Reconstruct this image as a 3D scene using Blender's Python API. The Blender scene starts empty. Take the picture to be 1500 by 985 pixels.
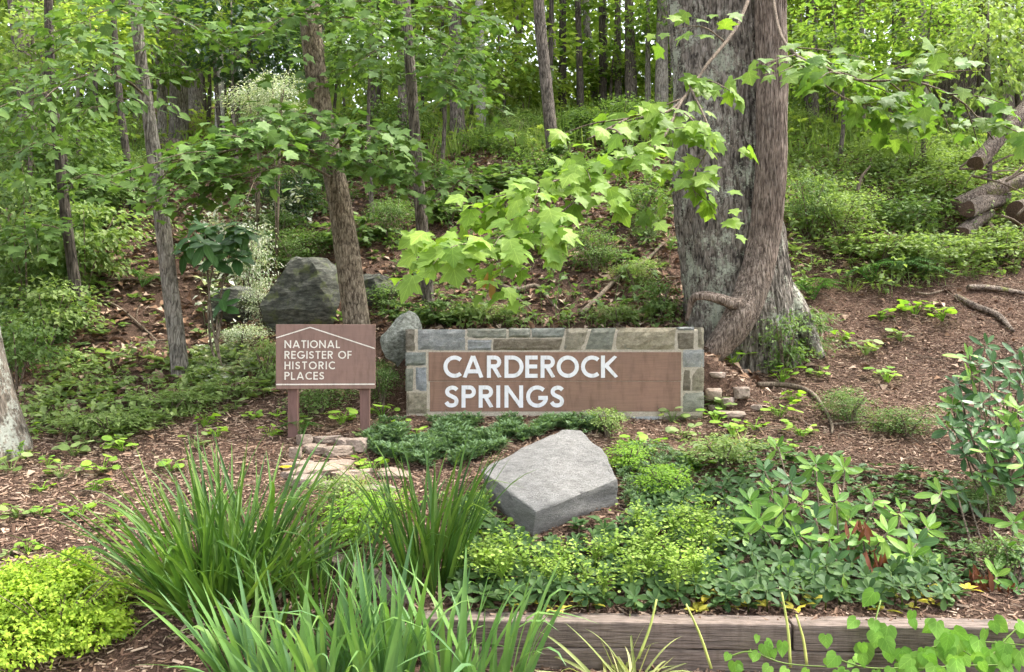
import bpy, bmesh, math, random
import numpy as np
from mathutils import Vector, Matrix, noise as mn

# ------------------------------------------------------------------ camera, sky, sun, exposure
scn = bpy.context.scene
COL = scn.collection
F, CX, CY, ZC = 1177.0, 750.0, 492.5, 1.85          # focal length in photo pixels, principal point, eye height
cam_d = bpy.data.cameras.new('camera'); cam = bpy.data.objects.new('camera', cam_d); COL.objects.link(cam)
cam_d.sensor_width = 36.0; cam_d.lens = 36.0 * F / 1500.0; cam_d.clip_start = 0.05; cam_d.clip_end = 1000
cam.location = (0, 0, ZC); cam.rotation_euler = (math.radians(90), 0, 0)
scn.camera = cam

SUN_EL, SUN_AZ = math.radians(62), math.radians(72)   # azimuth clockwise from +Y (view direction): high on the right, slightly ahead
w = bpy.data.worlds.new('World'); scn.world = w; w.use_nodes = True
nt = w.node_tree; nt.nodes.clear()
sky = nt.nodes.new('ShaderNodeTexSky'); sky.sky_type = 'NISHITA'; sky.sun_disc = False
sky.sun_elevation = SUN_EL; sky.sun_rotation = SUN_AZ; sky.air_density = 1.0; sky.dust_density = 3.0
hs = nt.nodes.new('ShaderNodeHueSaturation'); hs.inputs['Saturation'].default_value = 0.30
bg = nt.nodes.new('ShaderNodeBackground'); bg.inputs['Strength'].default_value = 0.14
wo = nt.nodes.new('ShaderNodeOutputWorld')
nt.links.new(sky.outputs[0], hs.inputs['Color']); nt.links.new(hs.outputs[0], bg.inputs[0]); nt.links.new(bg.outputs[0], wo.inputs[0])
sd = bpy.data.lights.new('sun', 'SUN'); sd.energy = 1.5; sd.angle = math.radians(10); sd.color = (1, 0.95, 0.86)
so = bpy.data.objects.new('sun', sd); COL.objects.link(so)
sdir = Vector((math.sin(SUN_AZ) * math.cos(SUN_EL), math.cos(SUN_AZ) * math.cos(SUN_EL), math.sin(SUN_EL)))
so.rotation_euler = sdir.to_track_quat('Z', 'Y').to_euler(); so.location = (6, -6, 20)
vs = scn.view_settings; vs.view_transform = 'Standard'; vs.look = 'None'; vs.gamma = 1; vs.exposure = 2.2; vs.use_curve_mapping = False
scn.cycles.max_bounces = 6; scn.cycles.diffuse_bounces = 3; scn.cycles.glossy_bounces = 1; scn.cycles.transmission_bounces = 4
scn.cycles.transparent_max_bounces = 4; scn.cycles.caustics_reflective = False; scn.cycles.caustics_refractive = False
scn.cycles.use_denoising = True; scn.cycles.use_adaptive_sampling = True; scn.cycles.adaptive_threshold = 0.03

random.seed(7); rng = np.random.default_rng(7)

# ------------------------------------------------------------------ terrain
_kd = np.array([-60, 3.2, 4.2, 4.6, 5, 6, 7, 8, 9, 10, 11, 12, 14, 16, 18, 20, 25, 32, 45, 60, 110.])
_kz = np.array([0.0, 0.0, 0.06, 0.30, .41, .62, .82, 1.04, 1.42, 1.92, 2.5, 3.1, 4.25, 5.35, 6.3, 7.0, 8.6, 10.8, 14.5, 18, 26])
_dd = np.arange(-60, 110.01, 0.05); _zz = np.interp(_dd, _kd, _kz)
def _gs(z, s):
    k = np.exp(-0.5 * (np.arange(-60, 61) * 0.05 / s) ** 2); k /= k.sum()
    return np.convolve(np.pad(z, 60, mode='edge'), k, mode='valid')
_zs = _gs(_zz, 0.35)
def sst(a, b, x):
    t = np.clip((x - a) / (b - a), 0, 1); return t * t * (3 - 2 * t)
def timber_y(x): return 4.37 - 0.045 * (x + 0.5)           # front face of the edging timbers
WX0, WX1, WY, WT = -1.06, 1.91, 8.0, 0.36                   # stone sign: x range, front, thickness
def H(x, y):
    x = np.asarray(x, float); y = np.asarray(y, float)
    z = np.interp(y, _dd, _zs)
    # bed held up by timbers
    ty = timber_y(x) + 0.07
    bed = np.where(y > ty, np.maximum(z, 0.292 + 0.13 * (y - ty)), 0.055)
    m = sst(-0.62, -0.5, x) * (y < 6.2) * (y > 2.5)
    z = z * (1 - m) + np.where(y < ty, np.minimum(bed, .06), bed) * m
    # ground held up behind the stone sign
    mx = sst(WX0 - 0.5, WX0 + 0.1, x) * (1 - sst(WX1 - 0.1, WX1 + 0.9, x))
    z = z + mx * sst(WY + 0.08, WY + 0.34, y) * 0.56 * np.exp(-np.clip(y - WY - 0.34, 0, 99) / 1.6)
    # uneven forest floor
    a = sst(8.5, 12, y)
    z = z + (0.035 + 0.12 * a) * (np.sin(x * 1.7 + y * .9 + 1) * .5 + np.sin(x * .83 - y * 1.31 + 2.2) * .6 + np.sin(x * 3.1 + y * 2.3) * .22) * sst(4.6, 6, np.abs(y))
    z = z + 0.25 * a * np.sin(x * .31 + .6)
    return z
def P(px, py, d): return Vector(((px - CX) / F * d, d, ZC + (CY - py) / F * d))
_rd = np.arange(2.6, 75, 0.01)
def G(px, py, dflt=30.0):
    x = (px - CX) / F * _rd; z = ZC + (CY - py) / F * _rd
    hit = np.nonzero(z <= H(x, _rd))[0]
    d = _rd[hit[0]] if len(hit) else dflt
    xx = (px - CX) / F * d
    return Vector((xx, d, float(H(xx, d))))
def gz(x, y): return float(H(x, y))
def proj(p):
    return CX + p[:, 0] / p[:, 1] * F, CY - (p[:, 2] - ZC) / p[:, 1] * F
def in_poly(px, py, poly):
    r = np.zeros(len(px), bool); n = len(poly)
    for i in range(n):
        x0, y0 = poly[i]; x1, y1 = poly[(i + 1) % n]
        if y0 == y1: continue
        c = ((y0 > py) != (y1 > py)) & (px < (x1 - x0) * (py - y0) / (y1 - y0) + x0); r ^= c
    return r
def ground_pts(n, y0, y1, poly=None, k=0.68, xr=None):
    """n points on the ground, evenly spread over the area in plan"""
    out = []; tot = 0
    for _ in range(60):
        y = np.sqrt(rng.uniform(y0 * y0, y1 * y1, n * 3)); x = rng.uniform(-1, 1, n * 3) * k * y
        p = np.stack([x, y, H(x, y)], 1)
        if xr is not None: p = p[(p[:, 0] > xr[0]) & (p[:, 0] < xr[1])]
        if poly is not None:
            u, v = proj(p); p = p[in_poly(u, v, poly)]
        out.append(p); tot += len(p)
        if tot >= n: break
    return np.concatenate(out)[:n]

# ------------------------------------------------------------------ object helpers
def root(name, label, cat, loc=(0, 0, 0), group=None):
    o = bpy.data.objects.new(name, None); COL.objects.link(o); o.location = loc; o.empty_display_size = 0.1
    o['label'] = label; o['category'] = cat
    if group: o['group'] = group
    return o
def tag(o, label, cat, group=None):
    o['label'] = label; o['category'] = cat
    if group: o['group'] = group
    return o
def add(name, me, mat=None, parent=None, M4=None, kind=None):
    o = bpy.data.objects.new(name, me); COL.objects.link(o)
    if mat is not None:
        if len(me.materials) == 0: me.materials.append(mat)
        elif me.materials[0] is not mat:
            o.material_slots[0].link = 'OBJECT'; o.material_slots[0].material = mat
    if parent is not None: o.parent = parent
    if M4 is not None: o.matrix_basis = M4
    if kind: o['kind'] = kind
    return o
def mk(name, V, T, rnd=None, smooth=False, mat=None):
    V = np.asarray(V, np.float32); T = np.asarray(T, np.int32)
    me = bpy.data.meshes.new(name); me.vertices.add(len(V)); me.vertices.foreach_set('co', V.ravel())
    k = T.shape[1]; me.loops.add(T.size); me.loops.foreach_set('vertex_index', T.ravel())
    me.polygons.add(len(T)); me.polygons.foreach_set('loop_start', np.arange(len(T), dtype=np.int32) * k)
    if rnd is not None:
        a = me.attributes.new('rnd', 'FLOAT', 'POINT'); a.data.foreach_set('value', np.asarray(rnd, np.float32))
    me.polygons.foreach_set('use_smooth', np.full(len(T), bool(smooth)))
    me.update(calc_edges=True)
    if mat is not None: me.materials.append(mat)
    return me
def nrm(a): return a / np.maximum(np.linalg.norm(a, axis=-1, keepdims=True), 1e-9)
def frames(t, n):
    """rotation matrices whose y axis is the tip direction t and whose z axis lies towards n"""
    y = nrm(t); z = nrm(n - (n * y).sum(-1, keepdims=True) * y); x = np.cross(y, z)
    return np.stack([x, y, z], -1)
def scatter(tv, tf, pos, R, s):
    """copies of a template baked into arrays; s is (N,) or (N,3)"""
    N, k = len(pos), len(tv); s = np.asarray(s, float)
    if s.ndim == 1: s = s[:, None].repeat(3, 1)
    V = np.einsum('nij,nkj->nki', R, tv[None] * s[:, None, :]) + pos[:, None]
    T = tf[None] + (np.arange(N) * k)[:, None, None]
    return V.reshape(-1, 3), T.reshape(-1, tf.shape[1]), np.repeat(rng.random(N), k)
def join(parts):
    Vs, Ts, Rs, o = [], [], [], 0
    for V, T, r in parts:
        Vs.append(V); Ts.append(np.asarray(T) + o); Rs.append(r); o += len(V)
    return np.concatenate(Vs), np.concatenate(Ts), np.concatenate(Rs)
def rdir(n, zs=1.0):
    v = rng.normal(size=(n, 3)); v[:, 2] *= zs; return nrm(v)
def m4(pos, R, s):
    s = (s, s, s) if np.isscalar(s) else s
    return Matrix([[R[i][0] * s[0], R[i][1] * s[1], R[i][2] * s[2], pos[i]] for i in range(3)] + [[0, 0, 0, 1]])

# ------------------------------------------------------------------ materials
def newmat(name):
    m = bpy.data.materials.new(name); m.use_nodes = True; n = m.node_tree; n.nodes.clear()
    out = n.nodes.new('ShaderNodeOutputMaterial'); return m, n, out
def nd(n, t, **kw):
    x = n.nodes.new(t)
    for k, v in kw.items(): setattr(x, k, v)
    return x
def ramp(n, cols, fac=None, interp='LINEAR'):
    r = nd(n, 'ShaderNodeValToRGB'); r.color_ramp.interpolation = interp
    e = r.color_ramp.elements
    while len(e) < len(cols): e.new(0.5)
    for i, (p, c) in enumerate(cols): e[i].position = p; e[i].color = (*c, 1)
    if fac is not None: n.links.new(fac, r.inputs[0])
    return r
def rndval(n):
    at = nd(n, 'ShaderNodeAttribute', attribute_name='rnd'); oi = nd(n, 'ShaderNodeObjectInfo')
    a = nd(n, 'ShaderNodeMath', operation='ADD'); n.links.new(at.outputs['Fac'], a.inputs[0]); n.links.new(oi.outputs['Random'], a.inputs[1])
    f = nd(n, 'ShaderNodeMath', operation='FRACT'); n.links.new(a.outputs[0], f.inputs[0]); return f.outputs[0]
def noise(n, scale, detail=3, rough=.55, vec=None, dist=0):
    x = nd(n, 'ShaderNodeTexNoise'); x.inputs['Scale'].default_value = scale; x.inputs['Detail'].default_value = detail
    x.inputs['Roughness'].default_value = rough; x.inputs['Distortion'].default_value = dist
    if vec is not None: n.links.new(vec, x.inputs['Vector'])
    return x
def bump(n, h, strength, dist, base=None):
    b = nd(n, 'ShaderNodeBump'); b.inputs['Strength'].default_value = strength; b.inputs['Distance'].default_value = dist
    n.links.new(h, b.inputs['Height'])
    if base is not None: n.links.new(base, b.inputs['Normal'])
    return b.outputs[0]
def mix(n, a, b, fac, mode='MIX'):
    x = nd(n, 'ShaderNodeMix', data_type='RGBA', blend_type=mode)
    if isinstance(fac, (int, float)): x.inputs[0].default_value = fac
    else: n.links.new(fac, x.inputs[0])
    for s, v in ((x.inputs[6], a), (x.inputs[7], b)):
        if isinstance(v, tuple): s.default_value = (*v, 1)
        else: n.links.new(v, s)
    return x.outputs[2]
def leafmat(name, cols, trans=0.38, rough=0.52, tboost=(1.25, 1.35, .65), spec=.18, mott=6.0, veins=None):
    m, n, out = newmat(name); r = rndval(n)
    c = ramp(n, [(i / max(1, len(cols) - 1), q) for i, q in enumerate(cols)], r).outputs[0]
    g = nd(n, 'ShaderNodeNewGeometry'); nz = noise(n, mott, 1, vec=g.outputs['Position'])
    sh = ramp(n, [(.3, (.72, .76, .7)), (.7, (1.22, 1.18, 1.15))], nz.outputs[0]).outputs[0]
    c = mix(n, c, sh, 1.0, 'MULTIPLY')
    if veins:
        tc = nd(n, 'ShaderNodeTexCoord'); sp = nd(n, 'ShaderNodeSeparateXYZ'); n.links.new(tc.outputs['Object'], sp.inputs[0])
        ax = nd(n, 'ShaderNodeMath', operation='ABSOLUTE'); n.links.new(sp.outputs[0], ax.inputs[0]); acc = None
        for y0, sl, wd in veins:
            l = nd(n, 'ShaderNodeMath', operation='MULTIPLY_ADD'); n.links.new(sp.outputs[1], l.inputs[0]); l.inputs[1].default_value = sl; l.inputs[2].default_value = -y0 * sl
            df = nd(n, 'ShaderNodeMath', operation='SUBTRACT'); n.links.new(ax.outputs[0], df.inputs[0]); n.links.new(l.outputs[0], df.inputs[1])
            ab = nd(n, 'ShaderNodeMath', operation='ABSOLUTE'); n.links.new(df.outputs[0], ab.inputs[0])
            lt = nd(n, 'ShaderNodeMath', operation='LESS_THAN'); n.links.new(ab.outputs[0], lt.inputs[0]); lt.inputs[1].default_value = wd
            if acc is None: acc = lt.outputs[0]
            else:
                mx = nd(n, 'ShaderNodeMath', operation='MAXIMUM'); n.links.new(acc, mx.inputs[0]); n.links.new(lt.outputs[0], mx.inputs[1]); acc = mx.outputs[0]
        c = mix(n, c, mix(n, c, (1.45, 1.35, 1.5), 1.0, 'MULTIPLY'), acc)
    p = nd(n, 'ShaderNodeBsdfPrincipled'); n.links.new(c, p.inputs['Base Color']); p.inputs['Roughness'].default_value = rough
    p.inputs['Specular IOR Level'].default_value = spec
    t = nd(n, 'ShaderNodeBsdfTranslucent'); n.links.new(mix(n, c, tboost, 1.0, 'MULTIPLY'), t.inputs[0])
    s = nd(n, 'ShaderNodeMixShader'); s.inputs[0].default_value = trans
    n.links.new(p.outputs[0], s.inputs[1]); n.links.new(t.outputs[0], s.inputs[2]); n.links.new(s.outputs[0], out.inputs[0]); return m
def barkmat(name, dark, mid, light, sc=1.0, lichen=None, lich_th=.62, stretch=.16, bstr=.8):
    m, n, out = newmat(name); tc = nd(n, 'ShaderNodeTexCoord'); mp = nd(n, 'ShaderNodeMapping'); mp.inputs['Scale'].default_value = (sc, sc, sc * stretch)
    n.links.new(tc.outputs['Object'], mp.inputs[0])
    a = noise(n, 26, 6, .62, mp.outputs[0], .6); b = noise(n, 5, 4, .6, tc.outputs['Object'])
    vo = nd(n, 'ShaderNodeTexVoronoi', feature='DISTANCE_TO_EDGE'); vo.inputs['Scale'].default_value = 20; n.links.new(mp.outputs[0], vo.inputs['Vector'])
    c = ramp(n, [(.38, dark), (.5, mid), (.63, light)], a.outputs[0]).outputs[0]
    sh = ramp(n, [(.3, (.7, .7, .7)), (.7, (1.25, 1.22, 1.2))], b.outputs[0]).outputs[0]; c = mix(n, c, sh, 1.0, 'MULTIPLY')
    cr = ramp(n, [(0, (.3, .28, .26)), (.10, (1, 1, 1))], vo.outputs['Distance']).outputs[0]; c = mix(n, c, cr, .7, 'MULTIPLY')
    if lichen:
        l1 = noise(n, 3.2, 5, .7, tc.outputs['Object']); l2 = noise(n, 40, 4, .7, tc.outputs['Object'])
        ad = nd(n, 'ShaderNodeMath', operation='MULTIPLY_ADD'); n.links.new(l2.outputs[0], ad.inputs[0]); ad.inputs[1].default_value = .5; n.links.new(l1.outputs[0], ad.inputs[2])
        lm = ramp(n, [(lich_th + .12, (0, 0, 0)), (lich_th + .22, (1, 1, 1))], ad.outputs[0]).outputs[0]
        c = mix(n, c, lichen, lm)
    p = nd(n, 'ShaderNodeBsdfPrincipled'); n.links.new(c, p.inputs['Base Color']); p.inputs['Roughness'].default_value = .9; p.inputs['Specular IOR Level'].default_value = .2
    h = nd(n, 'ShaderNodeMath', operation='ADD'); n.links.new(a.outputs[0], h.inputs[0]); n.links.new(vo.outputs['Distance'], h.inputs[1])
    n.links.new(bump(n, h.outputs[0], bstr, .03), p.inputs['Normal']); n.links.new(p.outputs[0], out.inputs[0]); return m
def rockmat(name, a, b, c, sc=1.0, moss=None, moss_th=.55, strat=1.0, bs=.6, rnd=False):
    m, n, out = newmat(name); tc = nd(n, 'ShaderNodeTexCoord'); mp = nd(n, 'ShaderNodeMapping'); mp.inputs['Scale'].default_value = (sc, sc, sc * strat)
    mp.inputs['Rotation'].default_value = (.3, .2, 0); n.links.new(tc.outputs['Object'], mp.inputs[0])
    n1 = noise(n, 4, 6, .62, mp.outputs[0], .4); n2 = noise(n, 55, 5, .7, mp.outputs[0]); n3 = noise(n, 14, 6, .7, mp.outputs[0], 1.0)
    col = ramp(n, [(.3, a), (.5, b), (.7, c)], n1.outputs[0]).outputs[0]
    sp = ramp(n, [(.32, (.6, .6, .6)), (.68, (1.36, 1.36, 1.36))], n2.outputs[0]).outputs[0]; col = mix(n, col, sp, 1.0, 'MULTIPLY')
    s3 = ramp(n, [(.35, (.75, .76, .76)), (.65, (1.15, 1.14, 1.12))], n3.outputs[0]).outputs[0]; col = mix(n, col, s3, 1.0, 'MULTIPLY')
    if rnd:
        oi = nd(n, 'ShaderNodeObjectInfo'); tr = ramp(n, [(0, (.85, .87, .9)), (.3, (1.0, .98, .95)), (.6, (.86, .84, .79)), (1, (1.12, 1.07, .98))], oi.outputs['Random']).outputs[0]
        col = mix(n, col, tr, 1.0, 'MULTIPLY')
    if moss:
        mm = noise(n, 5, 6, .72, tc.outputs['Object']); mk_ = ramp(n, [(moss_th, (0, 0, 0)), (moss_th + .1, (1, 1, 1))], mm.outputs[0]).outputs[0]; col = mix(n, col, moss, mk_)
    p = nd(n, 'ShaderNodeBsdfPrincipled'); n.links.new(col, p.inputs['Base Color']); p.inputs['Roughness'].default_value = .85; p.inputs['Specular IOR Level'].default_value = .3
    h = nd(n, 'ShaderNodeMath', operation='MULTIPLY_ADD'); n.links.new(n2.outputs[0], h.inputs[0]); h.inputs[1].default_value = .35; n.links.new(n3.outputs[0], h.inputs[2])
    n.links.new(bump(n, h.outputs[0], bs, .02), p.inputs['Normal']); n.links.new(p.outputs[0], out.inputs[0]); return m
def paintmat(name, col, dark=.8, sc=3.0, rough=.6, grain=(1, 30, 30), bs=.15):
    m, n, out = newmat(name); tc = nd(n, 'ShaderNodeTexCoord'); mp = nd(n, 'ShaderNodeMapping'); mp.inputs['Scale'].default_value = grain
    n.links.new(tc.outputs['Object'], mp.inputs[0]); a = noise(n, sc, 5, .6, mp.outputs[0]); b = noise(n, 4, 4, .6, tc.outputs['Object'])
    c = mix(n, tuple(x * dark for x in col), col, ramp(n, [(.35, (0, 0, 0)), (.6, (1, 1, 1))], a.outputs[0]).outputs[0])
    c = mix(n, c, ramp(n, [(.35, (.9, .9, .9)), (.7, (1.07, 1.05, 1.04))], b.outputs[0]).outputs[0], 1.0, 'MULTIPLY')
    mp2 = nd(n, 'ShaderNodeMapping'); mp2.inputs['Scale'].default_value = (9, 9, 1.6); n.links.new(tc.outputs['Object'], mp2.inputs[0]); st = noise(n, 2.2, 6, .7, mp2.outputs[0]); c = mix(n, c, ramp(n, [(.36, (.80, .79, .76)), (.5, (1, 1, 1)), (.66, (1.06, 1.06, 1.06))], st.outputs[0]).outputs[0], 1.0, 'MULTIPLY')
    p = nd(n, 'ShaderNodeBsdfPrincipled'); n.links.new(c, p.inputs['Base Color']); p.inputs['Roughness'].default_value = rough; p.inputs['Specular IOR Level'].default_value = .3
    n.links.new(bump(n, a.outputs[0], bs, .01), p.inputs['Normal']); n.links.new(p.outputs[0], out.inputs[0]); return m
def chipmat(name, cols, rough=.9):
    m, n, out = newmat(name); r = rndval(n); c = ramp(n, [(i / (len(cols) - 1), q) for i, q in enumerate(cols)], r).outputs[0]
    p = nd(n, 'ShaderNodeBsdfPrincipled'); n.links.new(c, p.inputs['Base Color']); p.inputs['Roughness'].default_value = rough; p.inputs['Specular IOR Level'].default_value = .2
    n.links.new(p.outputs[0], out.inputs[0]); return m

M = {}
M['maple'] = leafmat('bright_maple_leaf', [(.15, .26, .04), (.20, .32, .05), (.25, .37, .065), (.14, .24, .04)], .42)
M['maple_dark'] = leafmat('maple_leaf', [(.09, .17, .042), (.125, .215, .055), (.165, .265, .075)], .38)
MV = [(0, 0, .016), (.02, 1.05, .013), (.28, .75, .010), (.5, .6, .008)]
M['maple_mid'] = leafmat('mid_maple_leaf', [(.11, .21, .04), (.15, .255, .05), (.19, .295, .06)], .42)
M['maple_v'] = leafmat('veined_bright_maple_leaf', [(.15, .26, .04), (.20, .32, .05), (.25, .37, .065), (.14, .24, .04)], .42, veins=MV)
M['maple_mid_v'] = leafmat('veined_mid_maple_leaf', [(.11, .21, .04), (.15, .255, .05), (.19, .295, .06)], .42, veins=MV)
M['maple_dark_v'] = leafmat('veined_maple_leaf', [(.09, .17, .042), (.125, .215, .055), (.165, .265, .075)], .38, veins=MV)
M['under'] = leafmat('understory_leaf', [(.09, .16, .045), (.14, .22, .07), (.19, .28, .10), (.07, .12, .035)], .40)
M['under_light'] = leafmat('light_understory_leaf', [(.17, .25, .075), (.24, .33, .11), (.32, .40, .17), (.13, .20, .06)], .42)
M['under_dark'] = leafmat('dark_evergreen_leaf', [(.025, .06, .02), (.04, .085, .03), (.05, .10, .04)], .2, .3, spec=.6)
M['varieg'] = leafmat('pale_variegated_leaf', [(.10, .20, .07), (.60, .61, .52), (.74, .74, .67), (.14, .25, .09), (.5, .53, .4)], .3)
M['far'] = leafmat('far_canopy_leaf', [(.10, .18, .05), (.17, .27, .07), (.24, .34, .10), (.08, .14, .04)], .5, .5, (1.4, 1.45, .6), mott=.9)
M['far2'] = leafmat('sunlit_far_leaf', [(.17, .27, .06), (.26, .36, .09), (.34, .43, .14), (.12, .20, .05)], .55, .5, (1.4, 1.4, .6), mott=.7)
M['grass'] = leafmat('woodland_grass', [(.16, .25, .06), (.24, .34, .08), (.30, .38, .10)], .35)
M['daylily'] = leafmat('dark_strap_leaf', [(.05, .115, .025), (.08, .165, .032), (.115, .21, .04), (.16, .25, .05)], .32, .42, mott=4, spec=.3)
M['iris'] = leafmat('grey_green_iris_leaf', [(.11, .22, .085), (.15, .28, .10), (.17, .31, .08), (.23, .36, .11)], .3, .45, mott=4, spec=.25)
M['strawy'] = leafmat('straw_striped_leaf', [(.40, .40, .16), (.28, .33, .12), (.5, .48, .25)], .3)
M['spirea'] = leafmat('chartreuse_leaf', [(.22, .35, .035), (.32, .44, .05), (.40, .51, .07), (.17, .29, .03)], .4)
M['spurge'] = leafmat('spurge_leaf', [(.045, .095, .032), (.065, .128, .040), (.09, .16, .045)], .24, .55, spec=.2)
M['spurge_yellow'] = leafmat('yellowed_leaf', [(.45, .38, .04), (.5, .45, .08), (.3, .33, .05)], .3)
M['lime'] = leafmat('lime_bract', [(.20, .32, .05), (.28, .40, .08), (.36, .46, .13)], .4)
M['rhodo'] = leafmat('rhododendron_leaf', [(.08, .18, .03), (.12, .25, .04), (.17, .31, .05), (.22, .36, .06)], .28, .45, spec=.22, veins=[(0, 0, .014)])
M['rhodo_dark'] = leafmat('dark_rhododendron_leaf', [(.04, .10, .032), (.06, .14, .04), (.085, .18, .05)], .22, .42, spec=.3, veins=[(0, 0, .014)])
M['deadred'] = leafmat('withered_red_leaf', [(.19, .065, .035), (.26, .10, .06), (.14, .05, .03)], .15)
M['vine'] = leafmat('vine_leaf', [(.15, .31, .05), (.19, .37, .065), (.23, .41, .08)], .42, mott=10, veins=MV)
M['weed'] = leafmat('weed_leaf', [(.22, .38, .05), (.30, .46, .07), (.16, .30, .05)], .4)
M['creeper'] = leafmat('creeping_evergreen', [(.10, .17, .085), (.14, .225, .11), (.20, .29, .15)], .25)
M['fern'] = leafmat('fern_leaf', [(.07, .16, .04), (.10, .21, .05)], .3)
M['litter'] = chipmat('fallen_leaf', [(.10, .055, .034), (.22, .13, .08), (.34, .22, .145), (.46, .35, .26), (.15, .085, .05), (.28, .17, .105)])
M['chip'] = chipmat('mulch_chip', [(.055, .034, .024), (.15, .090, .060), (.235, .15, .10), (.34, .235, .165), (.10, .058, .040), (.48, .36, .265), (.19, .115, .078), (.075, .045, .032)])
M['twig'] = barkmat('twig_bark', (.10, .075, .055), (.19, .15, .11), (.28, .23, .17), 3, bstr=.3)
M['greenstem'] = leafmat('green_stem', [(.16, .24, .06), (.24, .32, .08)], .1)
M['stalk'] = leafmat('pale_stalk', [(.45, .45, .14), (.38, .44, .12)], .1)
M['bark_big'] = barkmat('furrowed_bark', (.045, .039, .032), (.18, .158, .130), (.31, .28, .24), 1.0, (.36, .375, .29), .655, .26, 1.0)
M['bark_stem'] = barkmat('shaggy_stem_bark', (.075, .057, .044), (.215, .168, .133), (.35, .29, .238), 1.8, None, .6, .14, .9)
M['bark_grey'] = barkmat('grey_bark', (.10, .09, .075), (.24, .215, .18), (.36, .335, .29), 1.6, (.40, .42, .36), .80, .2)
M['bark_tan'] = barkmat('tan_bark', (.085, .065, .045), (.22, .178, .13), (.35, .295, .22), 1.3, (.34, .36, .29), .84, .35)
M['bark_brown'] = barkmat('brown_bark', (.055, .047, .038), (.15, .128, .105), (.25, .215, .18), 1.5, None, .6, .2)
M['bark_dark'] = barkmat('dark_bark', (.04, .034, .027), (.09, .077, .063), (.14, .12, .10), 1.3, None)
M['bark_pale'] = barkmat('pale_bark', (.30, .28, .25), (.48, .46, .42), (.60, .58, .54), 1.4, None, .6, .6, .3)
M['bark_lich'] = barkmat('lichen_bark', (.08, .07, .055), (.18, .15, .12), (.25, .22, .18), 1.0, (.33, .34, .29), .64, .16)
M['log'] = barkmat('mossy_log_bark', (.07, .055, .043), (.19, .15, .12), (.31, .26, .21), 1.4, (.16, .17, .05), .72, .6)
M['cutwood'] = paintmat('cut_wood', (.15, .095, .07), .4, 6, .9, (8, 8, 8), .4)
M['boulder'] = rockmat('pale_grey_stone', (.21, .202, .19), (.285, .273, .258), (.35, .337, .32), 3.0, (.19, .175, .15), .64, 4.0, 1.0)
M['rock_dark'] = rockmat('dark_mossy_rock', (.035, .037, .030), (.095, .097, .080), (.21, .21, .172), 2.4, (.13, .15, .06), .53, 3.5, 1.0)
M['rock_lich'] = rockmat('lichen_rock', (.09, .095, .075), (.27, .28, .235), (.52, .54, .48), 6, (.10, .12, .05), .60, 1.5, 1.0)
M['flag'] = rockmat('flagstone', (.22, .17, .14), (.32, .255, .215), (.40, .335, .29), 6, None, .6, 2, .6, True)
M['st_blue'] = rockmat('blue_grey_wall_stone', (.22, .23, .235), (.31, .325, .335), (.40, .405, .40), 5, (.34, .32, .27), .63, 1.3, .7, True)
M['st_olive'] = rockmat('olive_wall_stone', (.22, .195, .145), (.34, .31, .24), (.45, .415, .335), 5, (.20, .22, .19), .62, 1.3, .9, True)
M['st_brown'] = rockmat('brown_wall_stone', (.14, .12, .09), (.23, .20, .155), (.33, .295, .235), 6, (.30, .27, .21), .64, 1.6, .9, True)
M['st_green'] = rockmat('green_grey_wall_stone', (.19, .20, .17), (.28, .29, .25), (.38, .385, .335), 5, (.27, .25, .19), .63, 1.6, .8, True)
M['mortar'] = rockmat('sandy_mortar', (.42, .365, .29), (.49, .43, .345), (.55, .485, .40), 4, (.33, .29, .23), .66, 1, .5)
M['board'] = paintmat('brown_board_paint', (.265, .158, .112), .86, 2.5, .55, (1.5, 30, 30))
M['board2'] = paintmat('mauve_brown_board_paint', (.25, .158, .128), .93, 2.5, .5, (1.5, 30, 30), .05)
M['post'] = paintmat('mauve_brown_post_paint', (.19, .108, .092), .88, 2.5, .6, (30, 30, 1.5), .1)
M['white'] = paintmat('white_letter_paint', (.80, .80, .82), .95, 3, .5, (8, 8, 8), .03)
M['cream'] = paintmat('cream_letter_paint', (.80, .77, .68), .95, 3, .5, (8, 8, 8), .03)
M['timber'] = paintmat('weathered_timber', (.235, .185, .155), .42, 3.0, .9, (2.5, 30, 45), .9)
M['petal'] = leafmat('yellow_petal', [(.80, .50, .01), (.85, .60, .03)], .3)
M['flower'] = leafmat('pale_pink_flower', [(.75, .60, .50), (.8, .7, .6)], .3)

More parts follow.
